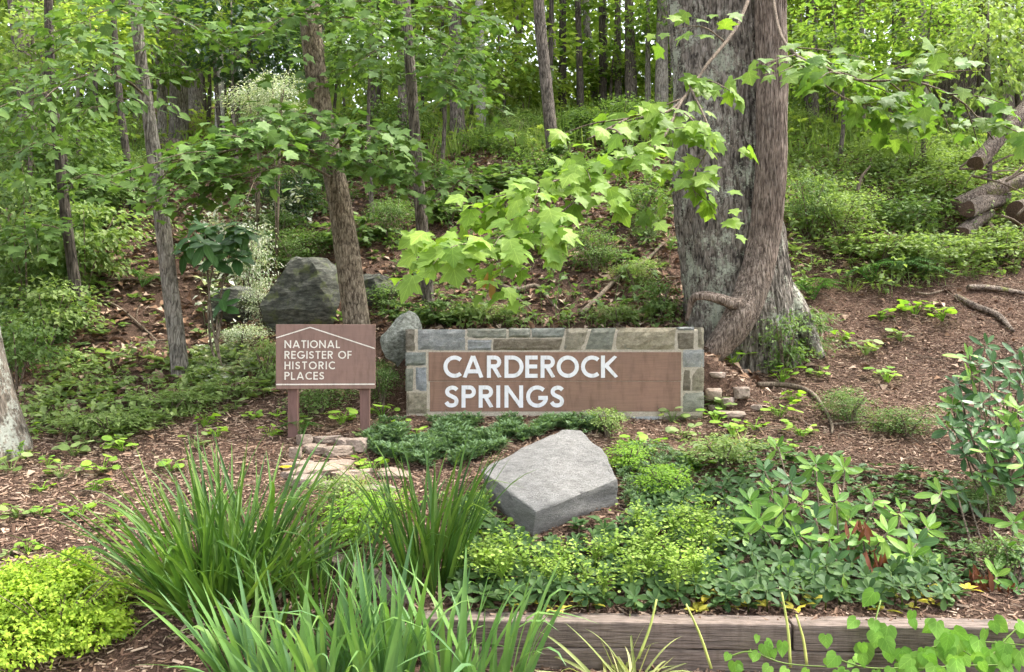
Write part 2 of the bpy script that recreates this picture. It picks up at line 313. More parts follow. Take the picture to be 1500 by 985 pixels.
def groundmat():
    m, n, out = newmat('mulch_and_leaf_litter'); g = nd(n, 'ShaderNodeNewGeometry'); v = g.outputs['Position']
    n1 = noise(n, 60, 6, .7, v, 1.5); n2 = noise(n, 1.1, 5, .6, v); n3 = noise(n, 14, 5, .7, v, .6)
    vo = nd(n, 'ShaderNodeTexVoronoi'); vo.inputs['Scale'].default_value = 55; n.links.new(v, vo.inputs['Vector'])
    c = ramp(n, [(.30, (.025, .017, .013)), (.45, (.075, .049, .037)), (.56, (.15, .10, .077)), (.70, (.28, .20, .155))], n1.outputs[0]).outputs[0]
    c = mix(n, c, ramp(n, [(0, (.6, .55, .5)), (1, (1.35, 1.3, 1.25))], vo.outputs['Color']).outputs[0], .8, 'MULTIPLY')
    c = mix(n, c, ramp(n, [(.35, (.7, .68, .66)), (.65, (1.3, 1.25, 1.2))], n2.outputs[0]).outputs[0], 1.0, 'MULTIPLY')
    c = mix(n, c, ramp(n, [(.35, (.75, .74, .72)), (.65, (1.2, 1.2, 1.2))], n3.outputs[0]).outputs[0], 1.0, 'MULTIPLY')
    p = nd(n, 'ShaderNodeBsdfPrincipled'); n.links.new(c, p.inputs['Base Color']); p.inputs['Roughness'].default_value = .95; p.inputs['Specular IOR Level'].default_value = .15
    h = nd(n, 'ShaderNodeMath', operation='ADD'); n.links.new(n1.outputs[0], h.inputs[0]); n.links.new(n3.outputs[0], h.inputs[1])
    n.links.new(bump(n, h.outputs[0], 1.0, .03), p.inputs['Normal']); n.links.new(p.outputs[0], out.inputs[0]); return m
M['ground'] = groundmat()

# ------------------------------------------------------------------ ground sheet
def build_ground():
    ys = np.concatenate([np.arange(-60, 2, 4), np.arange(2, 4.1, .15), np.arange(4.1, 4.8, .035), np.arange(4.8, 8, .07), np.arange(8, 8.7, .04), np.arange(8.7, 22, .12), np.arange(22, 40, .5), np.arange(40, 111, 3)])
    xs = np.concatenate([np.arange(-80, -14, 3), np.arange(-14, -5, .3), np.arange(-5, 5, .07), np.arange(5, 14, .3), np.arange(14, 81, 3)])
    X, Y = np.meshgrid(xs, ys); Z = H(X, Y)
    V = np.stack([X, Y, Z], -1).reshape(-1, 3)
    i = np.arange((len(ys) - 1) * (len(xs) - 1)); r, c = i // (len(xs) - 1), i % (len(xs) - 1); a = r * len(xs) + c
    T = np.stack([a, a + 1, a + 1 + len(xs), a + len(xs)], 1)
    o = add('ground', mk('ground', V, T, None, True), M['ground']); o['kind'] = 'structure'
build_ground()

# ------------------------------------------------------------------ shape helpers
def catmull(pts, n):
    pts = np.asarray(pts, float); k = len(pts); P_ = np.vstack([2 * pts[0] - pts[1], pts, 2 * pts[-1] - pts[-2]])
    t = np.linspace(0, k - 1 - 1e-6, n); i = t.astype(int); f = (t - i)[:, None]
    a, b, c, d = P_[i], P_[i + 1], P_[i + 2], P_[i + 3]
    return .5 * ((2 * b) + (-a + c) * f + (2 * a - 5 * b + 4 * c - d) * f ** 2 + (-a + 3 * b - 3 * c + d) * f ** 3)
def tube(pts, rad, rings=12, seg=8, fur=0.0, fk=7, fh=1.2, lump=0.0, seed=0, cap=True):
    """tapered tube along a smooth path; fur = bark furrow depth, lump = slow swelling"""
    q = catmull(np.c_[np.asarray([tuple(p) for p in pts], float), np.asarray(rad, float)], rings); C, r = q[:, :3], np.maximum(q[:, 3], 1e-4)
    t = nrm(np.gradient(C, axis=0)); u = np.cross(t[0], [0.31, 1, 0.17]); u /= np.linalg.norm(u); V = []
    L = np.r_[0, np.cumsum(np.linalg.norm(np.diff(C, axis=0), axis=1))]
    a = np.arange(seg) / seg * 2 * math.pi
    for i in range(rings):
        u = u - (u @ t[i]) * t[i]; u /= np.linalg.norm(u); v = np.cross(t[i], u)
        rr = np.full(seg, r[i])
        if fur or lump:
            for j in range(seg):
                ca, sa = math.cos(a[j]), math.sin(a[j])
                if fur:
                    n1 = mn.noise(Vector((ca * fk * .5 + seed, sa * fk * .5, L[i] * fh))); n2 = mn.noise(Vector((ca * fk * 1.3 + seed, sa * fk * 1.3, L[i] * fh * 2)))
                    rr[j] *= 1 + fur * ((1 - 2 * abs(n1)) * .7 + n2 * .6)
                if lump: rr[j] *= 1 + lump * mn.noise(Vector((ca * 1.1 + seed * 2, sa * 1.1, L[i] * .7)))
        V.append(C[i] + rr[:, None] * (np.cos(a)[:, None] * u + np.sin(a)[:, None] * v))
    V = np.concatenate(V); i = np.arange((rings - 1) * seg); k, j = i // seg, i % seg; jn = (j + 1) % seg
    A, B, Cc, D = k * seg + j, k * seg + jn, (k + 1) * seg + jn, (k + 1) * seg + j
    T = np.concatenate([np.stack([A, B, Cc], 1), np.stack([A, Cc, D], 1)])
    if cap:
        n0 = len(V); V = np.vstack([V, C[:1], C[-1:]]); j = np.arange(seg); jn = (j + 1) % seg
        T = np.concatenate([T, np.stack([jn, j, np.full(seg, n0)], 1), np.stack([(rings - 1) * seg + j, (rings - 1) * seg + jn, np.full(seg, n0 + 1)], 1)])
    return V, T, np.zeros(len(V))
def tube_mesh(name, *a, off=(0, 0, 0), **k):
    V, T, _ = tube(*a, **k); return mk(name, V - np.array(off), T, None, True)
# leaf templates: x across, y towards the tip, z the upper side
def leaf_from_outline(half, cx=.35, fold=.12, droop=.25):
    R = [(x, y) for x, y in half]; Lf = [(-x, y) for x, y in half[1:-1]][::-1]; out = R + Lf
    pts = [(0, cx)] + out; V = np.array([(x, y, fold * abs(x) - droop * (y - .3) ** 2 * (1 if y > .3 else .2) - .25 * x * x) for x, y in pts])
    n = len(out); T = np.array([(0, 1 + i, 1 + (i + 1) % n) for i in range(n)]); return V, T
L_MAPLE = leaf_from_outline([(0, 0), (.16, -.05), (.30, -.02), (.50, .02), (.42, .13), (.37, .23), (.50, .32), (.68, .52), (.54, .53), (.47, .58), (.33, .55), (.30, .66), (.21, .72), (.17, .84), (0, 1.06)], .33)
L_TULIP = leaf_from_outline([(0, 0), (.22, -.05), (.42, .06), (.55, .18), (.43, .26), (.41, .36), (.56, .50), (.60, .62), (.44, .62), (.31, .66), (.27, .76), (.15, .86), (0, 1.04)], .38)
L_OVAL = leaf_from_outline([(0, 0), (.17, .15), (.26, .42), (.20, .72), (0, 1.0)], .42, .25, .3)
L_LANCE = leaf_from_outline([(0, 0), (.07, .2), (.15, .55), (.12, .82), (0, 1.0)], .5, .3, .35)
L_HEART = leaf_from_outline([(0, .06), (.14, -.08), (.36, -.04), (.50, .22), (.44, .50), (.22, .78), (0, 1.0)], .36, .15, .25)
L_ROUND = leaf_from_outline([(0, 0), (.30, .10), (.46, .40), (.34, .78), (0, .92)], .42, .15, .2)
def lowleaf(w, fold=.2):
    return np.array([(0, 0, 0), (w, .45, fold * w), (0, 1, -.12), (-w, .45, fold * w), (0, .5, 0)]), np.array([(0, 1, 4), (1, 2, 4), (2, 3, 4), (3, 0, 4)])
L_LOW = lowleaf(.30); L_LOWN = lowleaf(.14); L_NEEDLE = (np.array([(0, 0, 0), (.12, .4, .04), (0, 1, 0), (-.12, .4, .04)]), np.array([(0, 1, 2), (0, 2, 3)]))
def crown_arrays(n, rx, ry, rz, tmpl, ls, nclump, flat=.45, spread=.3, shell=.55, ragged=1.5):
    """leaves gathered in flattened sprays that fill an ellipsoid standing on z = 0"""
    c = rdir(nclump) * (shell + (1 - shell) * rng.random((nclump, 1)) ** .6) * np.array([rx, ry, rz]) * .82
    k = rng.integers(0, nclump, n); sg = spread * (.6 + .8 * rng.random(nclump))[k][:, None]
    off = rng.normal(size=(n, 3)) * sg * np.array([rx, ry, max(rx, rz) * flat * .6]); pos = c[k] + off
    r = np.linalg.norm(pos / np.array([rx, ry, rz]), axis=1); pos = pos[r < ragged]; n = len(pos)
    outw = nrm(pos + rdir(n) * .6 * rx); tip = nrm(outw * np.array([1, 1, .35]) + rdir(n) * .55 + np.array([0, 0, -.25])); nz = nrm(np.array([0, 0, 1.0]) + rdir(n) * .55 + outw * .35)
    return scatter(*tmpl, pos + np.array([0, 0, rz]), frames(tip, nz), ls * rng.uniform(.65, 1.3, n))
def foliage_mesh(name, *a, **k):
    V, T, r = crown_arrays(*a, **k); return mk(name, V, T, r)

# ------------------------------------------------------------------ letters
def letter_strokes(ch, w):
    """centre lines of a letter on a cap height of 1: list of point lists; returns strokes and width"""
    h = w / 2
    def arc(cx, cy, rx, ry, a0, a1, n=22): return [(cx + rx * math.cos(math.radians(a0 + (a1 - a0) * i / n)), cy + ry * math.sin(math.radians(a0 + (a1 - a0) * i / n))) for i in range(n + 1)]
    if ch == 'C': return [arc(.5, .5, .5 - h, .5 - h, 48, 312)], .84
    if ch == 'G': return [arc(.5, .5, .5 - h, .5 - h, 45, 345) + [(.97 - h, .44)], [(.55, .44), (.98, .44)]], .98
    if ch == 'O': return [arc(.5, .5, .5 - h, .5 - h, 0, 360, 36)], 1.0
    if ch == 'A': return [[(.10, 0), (.47, 1)], [(.86, 0), (.49, 1)], [(.24, .29), (.72, .29)]], .96
    if ch == 'I': return [[(h, 0), (h, 1)]], w
    if ch == 'L': return [[(h, 0), (h, 1)], [(h, h), (.52, h)]], .52
    if ch == 'T': return [[(.31, 0), (.31, 1)], [(0, 1 - h), (.62, 1 - h)]], .62
    if ch == 'H': return [[(h, 0), (h, 1)], [(.74 - h, 0), (.74 - h, 1)], [(h, .52), (.74 - h, .52)]], .74
    if ch == 'E': return [[(h, 0), (h, 1)], [(h, 1 - h), (.56, 1 - h)], [(h, .51), (.54, .51)], [(h, h), (.56, h)]], .56
    if ch == 'F': return [[(h, 0), (h, 1)], [(h, 1 - h), (.53, 1 - h)], [(h, .5), (.5, .5)]], .53
    if ch == 'N': return [[(h, 0), (h, 1)], [(.84 - h, 0), (.84 - h, 1)], [(h, .97), (.84 - h, .03)]], .84
    if ch == 'D': return [[(h, 0), (h, 1)], [(h, 1 - h)] + arc(.36, .5, .5 - h, .5 - h, 90, -90) + [(h, h)]], .86
    if ch in 'PR':
        s = [[(h, 0), (h, 1)], [(h, 1 - h)] + arc(.36, .715, .285 - h, .285 - h, 90, -90, 16) + [(h, .43 + h)]]
        if ch == 'R': s.append([(.30, .50), (.58, 0)])
        return s, .67 if ch == 'R' else .65
    if ch == 'K': return [[(h, 0), (h, 1)], [(.66, 1), (.17, .50)], [(.22, .56), (.70, 0)]], .80
    if ch == 'S':
        q = [(.86, .80), (.70, .885), (.47, .90), (.24, .83), (.17, .71), (.26, .59), (.5, .51), (.75, .42), (.83, .29), (.74, .15), (.5, .10), (.26, .13), (.10, .25)]
        return [[tuple(p) for p in catmull([(x * .64, y) for x, y in q], 34)]], .64
def letter_mesh(ch, w, size, depth):
    S, W = letter_strokes(ch, w); V, T = [], []
    for si, s in enumerate(S):
        s = np.array(s); closed = np.allclose(s[0], s[-1]); d = np.gradient(s, axis=0)
        if closed: d[0] = d[-1] = s[1] - s[-2]
        d = d / np.linalg.norm(d, axis=1, keepdims=True); nn = np.stack([-d[:, 1], d[:, 0]], 1) * w / 2
        L_, R_ = s + nn, s - nn
        L_[:, 1] = np.clip(L_[:, 1], 0, 1) if ch not in 'OCGS' else L_[:, 1]; R_[:, 1] = np.clip(R_[:, 1], 0, 1) if ch not in 'OCGS' else R_[:, 1]
        zt = depth / size + si * .0045; b = len(V); k = len(s)
        for i in range(k):
            for p, z in ((L_[i], zt), (R_[i], zt), (L_[i], 0), (R_[i], 0)): V.append((p[0] * size, -z * size, p[1] * size))
        for i in range(k - 1):
            a, c = b + 4 * i, b + 4 * i + 4
            T += [(a, c, c + 1, a + 1), (a, a + 2, c + 2, c), (a + 1, c + 1, c + 3, a + 3)]
        if not closed: T += [(b, b + 1, b + 3, b + 2), (b + 4 * k - 4, b + 4 * k - 2, b + 4 * k - 1, b + 4 * k - 3)]
    me = mk('letter_' + ch, V, T); return me, W * size
LCACHE = {}
def letter(ch, w, size, depth):
    k = (ch, w, size, depth)
    if k not in LCACHE: LCACHE[k] = letter_mesh(*k)
    return LCACHE[k]
def box_mesh(name, x0, x1, y0, y1, z0, z1, bev=.004, seg=2):
    bm = bmesh.new(); bmesh.ops.create_cube(bm, size=1)
    for v in bm.verts: v.co = Vector(((x0 + x1) / 2 + v.co.x * (x1 - x0), (y0 + y1) / 2 + v.co.y * (y1 - y0), (z0 + z1) / 2 + v.co.z * (z1 - z0)))
    if bev: bmesh.ops.bevel(bm, geom=bm.edges[:], offset=bev, segments=seg, affect='EDGES', profile=.5)
    me = bpy.data.meshes.new(name); bm.to_mesh(me); bm.free(); return me

# ------------------------------------------------------------------ stone sign with the two brown planks
def sx(px): return (px - CX) / F * WY
def sz(py): return ZC + (CY - py) / F * WY
def stone_mesh(name, quad, depth, seed):
    """quad: four (x, z) corners from lower left, counter-clockwise; rough face towards -y, through to the back"""
    nx, nz_ = 9, 6; (a, b, c, d) = [np.array(q) for q in quad]; V = []; g_ = .0012; a = a + np.array([g_, g_]); b = b + np.array([-g_, g_]); c = c + np.array([-g_, -g_]); d = d + np.array([g_, -g_])
    rough = .016
    def face(y, sgn):
        for j in range(nz_):
            for i in range(nx):
                u, v = i / (nx - 1), j / (nz_ - 1); p = (a * (1 - u) + b * u) * (1 - v) + (d * (1 - u) + c * u) * v
                e = min(u * np.linalg.norm(b - a), (1 - u) * np.linalg.norm(b - a), v * np.linalg.norm(d - a), (1 - v) * np.linalg.norm(d - a))
                k = min(1, e / .02); nv = mn.fractal(Vector((p[0] * 9 + seed, p[1] * 9, seed * 1.7)), 1.0, 2.0, 4)
                ed = (1 - k) * .004 * mn.noise(Vector((p[0] * 25, p[1] * 25, seed))) * 1.5
                V.append((p[0] + ed, y + sgn * (.012 * k + rough * nv * (.3 + .7 * k)), p[1] + ed))
    face(-.010, -1); face(depth, 1); T = []; N = nx * nz_
    for j in range(nz_ - 1):
        for i in range(nx - 1):
            q = j * nx + i; T += [(q, q + 1, q + 1 + nx, q + nx), (N + q, N + q + nx, N + q + nx + 1, N + q + 1)]
    ring = [i for i in range(nx)] + [j * nx + nx - 1 for j in range(1, nz_)] + [(nz_ - 1) * nx + i for i in range(nx - 2, -1, -1)] + [j * nx for j in range(nz_ - 2, 0, -1)]
    for k in range(len(ring)): p, q = ring[k], ring[(k + 1) % len(ring)]; T.append((q, p, N + p, N + q))
    return mk(name, V, T, None, False)
def build_sign():
    base = (0.43, WY, gz(.43, WY)); r = root('stone_sign', 'low fieldstone wall framing a brown plank sign with large white lettering', 'sign', base)
    b = np.array(base)
    def rel(me): return me
    off = Matrix.Translation(-Vector((0, 0, base[2])) + Vector((-base[0], 0, 0)))
    x0, x1 = sx(595.5), sx(1029.5); ztop, zbot = sz(483), 0.75
    bx0, bx1, bz0, bz1 = sx(628), sx(997.5), sz(603), sz(516)
    add('mortar', box_mesh('mortar', x0, x1, -.009, WT, zbot, ztop, .01), M['mortar'], r, off)
    Q = []
    def rect(l, t, rr, bt, m, tl=0, tr=0): Q.append(([(sx(l), sz(bt)), (sx(rr), sz(bt)), (sx(rr + tr), sz(t)), (sx(l + tl), sz(t))], m))
    for a in [(594, 482.5, 608, 514, 'st_brown'), (612, 482.5, 682, 513.5, 'st_blue'), (684, 481.5, 741.5, 496, 'st_green'), (685, 498, 719.5, 513.5, 'st_blue', 0, 1),
              (745, 481, 777, 494.5, 'st_green'), (722, 497, 819.5, 513.5, 'st_brown', 1, 4), (779, 480.5, 825, 495, 'st_green', 0, 3), (826, 481, 853, 513, 'st_olive', 4, 9),
              (857, 480.5, 896, 512.5, 'st_green', 10, 6), (901, 480, 988, 512.5, 'st_olive', 4, 3), (993, 479, 1017, 484.5, 'st_blue'), (992, 488, 1016, 512, 'st_brown'),
              (1022, 480, 1031, 511, 'st_olive'), (1000, 512.5, 1031, 538, 'st_blue'), (1000, 541, 1011, 573, 'st_brown'), (1013.5, 539, 1031, 572.5, 'st_olive'), (1000, 574.5, 1031, 604, 'st_green'),
              (594, 516, 624, 536, 'st_green'), (594, 540, 605.5, 573, 'st_green'), (609, 538.5, 625, 573, 'st_blue'), (596, 575, 625.5, 606, 'st_olive'),
              (850, 609, 922, 622, 'st_green'), (924.5, 610, 966, 622, 'st_blue'), (597, 610, 640, 624, 'st_olive'), (644, 611, 720, 624, 'st_brown'), (724, 611, 790, 624, 'st_green'), (794, 611, 846, 624, 'st_olive'), (969, 609, 1029, 622, 'st_brown')]: rect(*a)
    for i, (q, m) in enumerate(Q): add('stone', stone_mesh('stone', q, WT + .012, 3.1 * i + 1), M[m], r, off)
    seam = sz(558.5); size = sz(521.3) - sz(553.8)
    up = add('plank', box_mesh('plank', bx0, bx1, -.015, .05, seam + .0015, bz1, .004), M['board'], r, off)
    lo = add('plank', box_mesh('plank', bx0 + .012, bx1 - .004, -.0118, .05, bz0, seam - .0015, .004), M['board'], r, off)
    def put(ch, px, zb, plank, y):
        me, W = letter(ch, .178, size, .007); add('letter', me, M['white'], plank, Matrix.Translation((sx(px), y, zb)))
    for ch, px in zip('CARDEROCK', (649.8, 677.5, 713.3, 739, 769.3, 791.7, 815.3, 850.8, 880)): put(ch, px, sz(553.6), up, -.015)
    for ch, px in zip('SPRINGS', (651.6, 676.2, 701.3, 727, 739, 770.6, 805.8)): put(ch, px, sz(597.3), lo, -.0118)
build_sign()

# ------------------------------------------------------------------ register sign on two posts
def build_register():
    D = 7.47; ang = math.radians(3.0); c = P(477, 655, D); r = root('register_sign', 'brown board on two posts with cream lettering and a roof-shaped line', 'sign', (c.x, D, gz(c.x, D)))
    def u(px): return (px - 477) / F * D
    def v(py): return ZC + (CY - py) / F * D - r.location.z
    rot = Matrix.Rotation(ang, 4, 'Z')
    bd = add('board', box_mesh('board', u(405), u(549), 0, .035, v(570), v(475.5), .003), M['board2'], r, rot)
    for px, lo in ((427.5, 668), (532.5, 650)):
        me = box_mesh('post', u(px - 7), u(px + 7), .004, .092, v(lo) - .35, v(567.5), .004)
        me2 = add('post', me, M['post'], r, rot)
        me2.location.y += .034
    cap = 11.4 / F * D; k = .152
    def line(txt, x0, x1, yb):
        ws = [.30 if ch == ' ' else letter(ch, k, cap, .003)[1] / cap for ch in txt]; tot = sum(ws); gap = ((u(x1) - u(x0)) / cap - tot) / (len(txt) - 1); x = u(x0)
        for ch, wd in zip(txt, ws):
            if ch != ' ': add('letter', letter(ch, k, cap, .003)[0], M['cream'], bd, Matrix.Translation((x, 0, v(yb))))
            x += (wd + gap) * cap
    line('NATIONAL', 417.6, 497.8, 510.2); line('REGISTER OF', 417.6, 514.8, 525.8); line('HISTORIC', 417.6, 491, 541.2); line('PLACES', 417.6, 475, 556.4)
    def strip(pts, wd):
        V, T = [], []
        for i, (x, z) in enumerate(pts): V += [(x, -.003, z + wd / 2), (x, -.003, z - wd / 2), (x, 0, z + wd / 2), (x, 0, z - wd / 2)]
        for i in range(len(pts) - 1): a, c_ = 4 * i, 4 * i + 4; T += [(a, a + 1, c_ + 1, c_), (a, c_, c_ + 2, a + 2), (a + 1, a + 3, c_ + 3, c_ + 1)]
        add('stripe', mk('stripe', V, T), M['cream'], bd)
    strip([(u(405.5), v(495.2)), (u(454.6), v(479.8)), (u(548.5), v(510.8))], .0105); strip([(u(405.5), v(563.3)), (u(548.5), v(563.3))], .0115)
build_register()

# ------------------------------------------------------------------ timbers holding the bed
def build_timbers():
    r = root('timber_edging', 'weathered brown landscape timbers stacked two high along the front of the bed', 'edging', (1.5, 4.4, .05))
    a = -math.atan(.045)
    def tim(x0, x1, z0, z1, dy=0, seed=0):
        bm = bmesh.new(); bmesh.ops.create_cube(bm, size=1); bmesh.ops.bevel(bm, geom=bm.edges[:], offset=.0, affect='EDGES')
        L = x1 - x0
        for v_ in bm.verts: v_.co = Vector((v_.co.x * L, v_.co.y * .15, v_.co.z * (z1 - z0)))
        bmesh.ops.bevel(bm, geom=bm.edges[:], offset=.010, segments=2, affect='EDGES', profile=.6)
        bmesh.ops.subdivide_edges(bm, edges=[e for e in bm.edges if e.calc_length() > .8], cuts=40, use_grid_fill=True)
        for v_ in bm.verts:
            q = v_.co; q.z += .005 * mn.noise(Vector((q.x * 2.1 + seed, q.y * 5, 1))) + .003 * mn.noise(Vector((q.x * 9 + seed, q.y * 9, 3))); q.y += .006 * mn.noise(Vector((q.x * 1.4 + seed, q.z * 9, 7)))
        me = bpy.data.meshes.new('timber'); bm.to_mesh(me); bm.free()
        xc = (x0 + x1) / 2; yc = timber_y(xc) + .075 + dy
        add('timber', me, M['timber'], r, Matrix.Translation(Vector((xc, yc, (z0 + z1) / 2)) - r.location) @ Matrix.Rotation(a, 4, 'Z'))
    tim(-.5, 1.495, .172, .310, 0, 1); tim(1.505, 3.9, .172, .310, .003, 5); tim(-.5, 2.1, .03, .168, -.004, 9); tim(2.11, 3.9, .03, .168, -.002, 13)
    bm = box_mesh('timber', -.45, .45, -.07, .07, -.07, .07, .01)
    add('timber', bm, M['timber'], r, Matrix.Translation(Vector((-.95, 4.95, .36)) - r.location) @ Matrix.Rotation(math.radians(140), 4, 'Z') @ Matrix.Rotation(math.radians(-7), 4, 'Y'))
build_timbers()

# ------------------------------------------------------------------ rocks
def rock_mesh(name, size, seed, facets=9, sub=4, rough=.05, flat=False):
    rr = random.Random(seed); bm = bmesh.new(); bmesh.ops.create_icosphere(bm, subdivisions=sub, radius=1)
    pl = []
    for i in range(facets):
        d = Vector((rr.gauss(0, 1), rr.gauss(0, 1), rr.gauss(0, .8))).normalized(); pl.append((d, rr.uniform(.58, .85)))
    if flat: pl += [(Vector((0, 0, 1)), .5), (Vector((0, 0, -1)), .5)] + [(Vector((math.cos(q), math.sin(q), rr.uniform(-.2, .2))), rr.uniform(.42, .68)) for q in (rr.uniform(0, 6.28) for _ in range(6))]
    for v in bm.verts:
        n = v.co.normalized(); r_ = 1.0
        for d, h in pl:
            k = n.dot(d)
            if k > .05: r_ = min(r_, h / k)
        r_ *= 1 + rough * mn.fractal(n * 2.6 + Vector((seed, 0, 0)), 1.0, 2.0, 5) + rough * .5 * mn.noise(Vector((n.x * 2, n.y * 2, n.z * 11 + n.x * 4 + seed)))
        v.co = Vector((n.x * r_ * size[0], n.y * r_ * size[1], n.z * r_ * size[2]))
    me = bpy.data.meshes.new(name); bm.to_mesh(me); bm.free(); return me
def rock(name, label, px, py, wpx, hpx, seed, mat, cat='rock', group=None, d=None, rot=0, depth=.8, sink=.15, facets=9, sub=4, flat=False, tilt=0):
    g = G(px, py) if d is None else P(px, py, d); k = F / g.y; sxx, szz = wpx / k / 2, hpx / k / 2
    o = add(name, rock_mesh(name, (sxx * 1.2, sxx * 1.2 * depth, szz * 1.25), seed, facets, sub, .07, flat), M[mat])
    o.location = (g.x, g.y + (sxx * depth * .6), g.z + szz * (1 - sink)); o.rotation_euler = (tilt, tilt * .6, rot); return tag(o, label, cat, group)
def hull_rock(name, pts, mat, cuts=9, amp=.016, bev=.010):
    c = sum((Vector(p) for p in pts), Vector()) / len(pts); bm = bmesh.new()
    for p in pts: bm.verts.new(Vector(p) - c)
    h = bmesh.ops.convex_hull(bm, input=bm.verts[:]); bmesh.ops.delete(bm, geom=[e for e in h['geom_interior'] if isinstance(e, bmesh.types.BMVert)], context='VERTS')
    bmesh.ops.dissolve_limit(bm, angle_limit=math.radians(3), verts=bm.verts[:], edges=bm.edges[:])
    bmesh.ops.bevel(bm, geom=bm.edges[:], offset=bev, segments=3, affect='EDGES', profile=.6, clamp_overlap=True)
    bmesh.ops.triangulate(bm, faces=bm.faces[:])
    for _ in range(4):
        es = [e for e in bm.edges if e.calc_length() > .045]
        if not es: break
        bmesh.ops.subdivide_edges(bm, edges=es, cuts=1); bmesh.ops.triangulate(bm, faces=bm.faces[:])
    bm.normal_update()
    for v in bm.verts:
        q = v.co + c; v.co = v.co + v.normal * (amp * mn.fractal(q * 5, 1.0, 2.0, 4) + amp * .9 * mn.noise(Vector((q.x * 2, q.y * 2, q.z * 14)))) 
    me = bpy.data.meshes.new(name); bm.to_mesh(me); bm.free(); me.polygons.foreach_set('use_smooth', np.ones(len(me.polygons), bool))
    o = add(name, me, M[mat]); o.location = c; return o
A = P(704, 688, 5.98); B = P(822, 628, 6.5); B2 = P(852, 630, 6.5); C2 = P(889, 668, 6.15); C = P(905, 702, 5.82); Dv = P(785, 750, 5.36)
low = [P(776, 772, 5.40) - Vector((0, 0, .18)), P(904, 735, 5.90) - Vector((0, 0, .15)), P(733, 735, 5.9) - Vector((0, 0, .15)), P(850, 690, 6.7) - Vector((0, 0, .15)), P(720, 700, 6.25) - Vector((0, 0, .2))]
tag(hull_rock('boulder', [A, B, B2, C2, C, Dv] + low, 'boulder'), 'large pale grey angular boulder with a flat tilted top amid the planting', 'boulder')
rock('boulder', 'dark weathered boulder behind the register sign, left of the tan trunk', 442, 486, 122, 108, 11, 'rock_dark', 'boulder', facets=7, rot=.4)
rock('boulder', 'upright pale lichen-covered rock at the left end of the stone sign', 588, 535, 54, 80, 21, 'rock_lich', 'rock', rot=.5, depth=.6, facets=7)
rock('boulder', 'mossy rock half hidden behind the tan trunk above the register sign', 552, 446, 56, 50, 31, 'rock_dark', 'rock')
rock('boulder', 'low dark rock ledge under the large-leaved sapling', 340, 478, 90, 56, 41, 'rock_dark', 'rock', rot=.3)
# dry-laid stones under the register sign
rs = random.Random(4)
flags = [(443, 652, 22, 22), (470, 650, 42, 15), (502, 652, 30, 14), (458, 664, 34, 17), (488, 670, 46, 22), (524, 662, 32, 28), (432, 672, 22, 24), (450, 684, 22, 12), (441, 690, 28, 18), (420, 688, 24, 14), (467, 700, 60, 24),
         (496, 688, 40, 16), (458, 704, 40, 20), (440, 715, 40, 22), (515, 706, 52, 22), (545, 742, 56, 14), (575, 700, 50, 12), (424, 700, 26, 14), (562, 722, 40, 12), (478, 718, 40, 14)]
for i, (px, py, wpx, hpx) in enumerate(flags):
    far = i in (5, 14, 15, 16, 18)
    lab = {5: 'rounded grey stone at the right end of the rock pile under the register sign', 14: 'flat pale slab below the rock pile, leaning over dry grass', 15: 'flat grey slab sunk in the planting below the rock pile', 16: 'broad flat stone between the rock pile and the boulder', 18: 'flat grey stone edge beside the strap leaves, below the rock pile'}
    rock('flat_stone', lab.get(i, 'broken tan flagstone in the loose pile under the register sign'), px, py + 2, wpx * 1.42, hpx * 1.15, 100 + i, 'flag', 'stone', None if far else 'flagstones piled under the register sign', rot=rs.uniform(-.5, .5), depth=.75, sink=.35, facets=4, sub=3, flat=True, tilt=rs.uniform(-.15, .2))
for px, py, wpx, hpx, lab in [(1055, 556, 50, 14, 'long flat stone lying on top of the rocks right of the stone sign'), (1048, 590, 36, 28, 'pale squarish rock against the right end of the stone sign'), (1088, 588, 44, 28, 'rounded brown rock behind the tan wedge, right of the stone sign'),
                              (1066, 600, 34, 22, 'tan wedge-shaped rock in the pile right of the stone sign'), (1068, 613, 48, 14, 'flat tan slab at the foot of the rocks right of the stone sign'), (1112, 602, 20, 12, 'small smooth grey cobble at the right end of the rocks by the sign'), (1046, 604, 26, 14, 'dark grey stone under the pale rock by the sign'),
                              (1092, 548, 12, 10, 'tiny blue-grey pebble above the rocks right of the sign')]:
    rock('rock', lab, px, py + 1, wpx, hpx, int(px * 7), 'flag', 'rock', rot=rs.uniform(-.3, .3), depth=.8, sink=.1, facets=5, sub=3, flat=True)

# ------------------------------------------------------------------ trees
def ext(a, b, f): return a + (b - a) * f
def trunk(parent, path, rad, mat, name='trunk', **k):
    off = parent.location; return add(name, tube_mesh(name, path, rad, off=off, **k), M[mat], parent)
CROWNS = None
def leaves_on(parent, rootloc, pos, tip, nz, size, mat, meshes, name='leaf'):
    """each leaf an object of its own; all coordinates in world space"""
    R = frames(tip, nz); rl = np.array(rootloc)
    for i in range(len(pos)): add(name, meshes[i % len(meshes)], mat, parent, m4(pos[i] - rl, R[i], float(size[i])))
def leafmesh(tmpl, name, mat, variants=3):
    out = []
    rv = random.Random(len(name) + variants)
    for k in range(variants):
        V, T = tmpl; V = V.copy(); V[:, 2] += .13 * np.sin(V[:, 1] * 3.2 + k * 2) * (k != 0) + rv.uniform(-.25, .25) * V[:, 0] + rv.uniform(-.5, .25) * V[:, 0] ** 2; V[:, 0] *= rv.uniform(.82, 1.12); V[:, 0] += rv.uniform(-.08, .08) * V[:, 1] ** 2
        out.append(mk(name, V, T, None, True, mat))
    return out
LM_MAPLE = leafmesh(L_MAPLE, 'leaf', M['maple'], 6) + leafmesh(L_TULIP, 'leaf', M['maple'], 4)
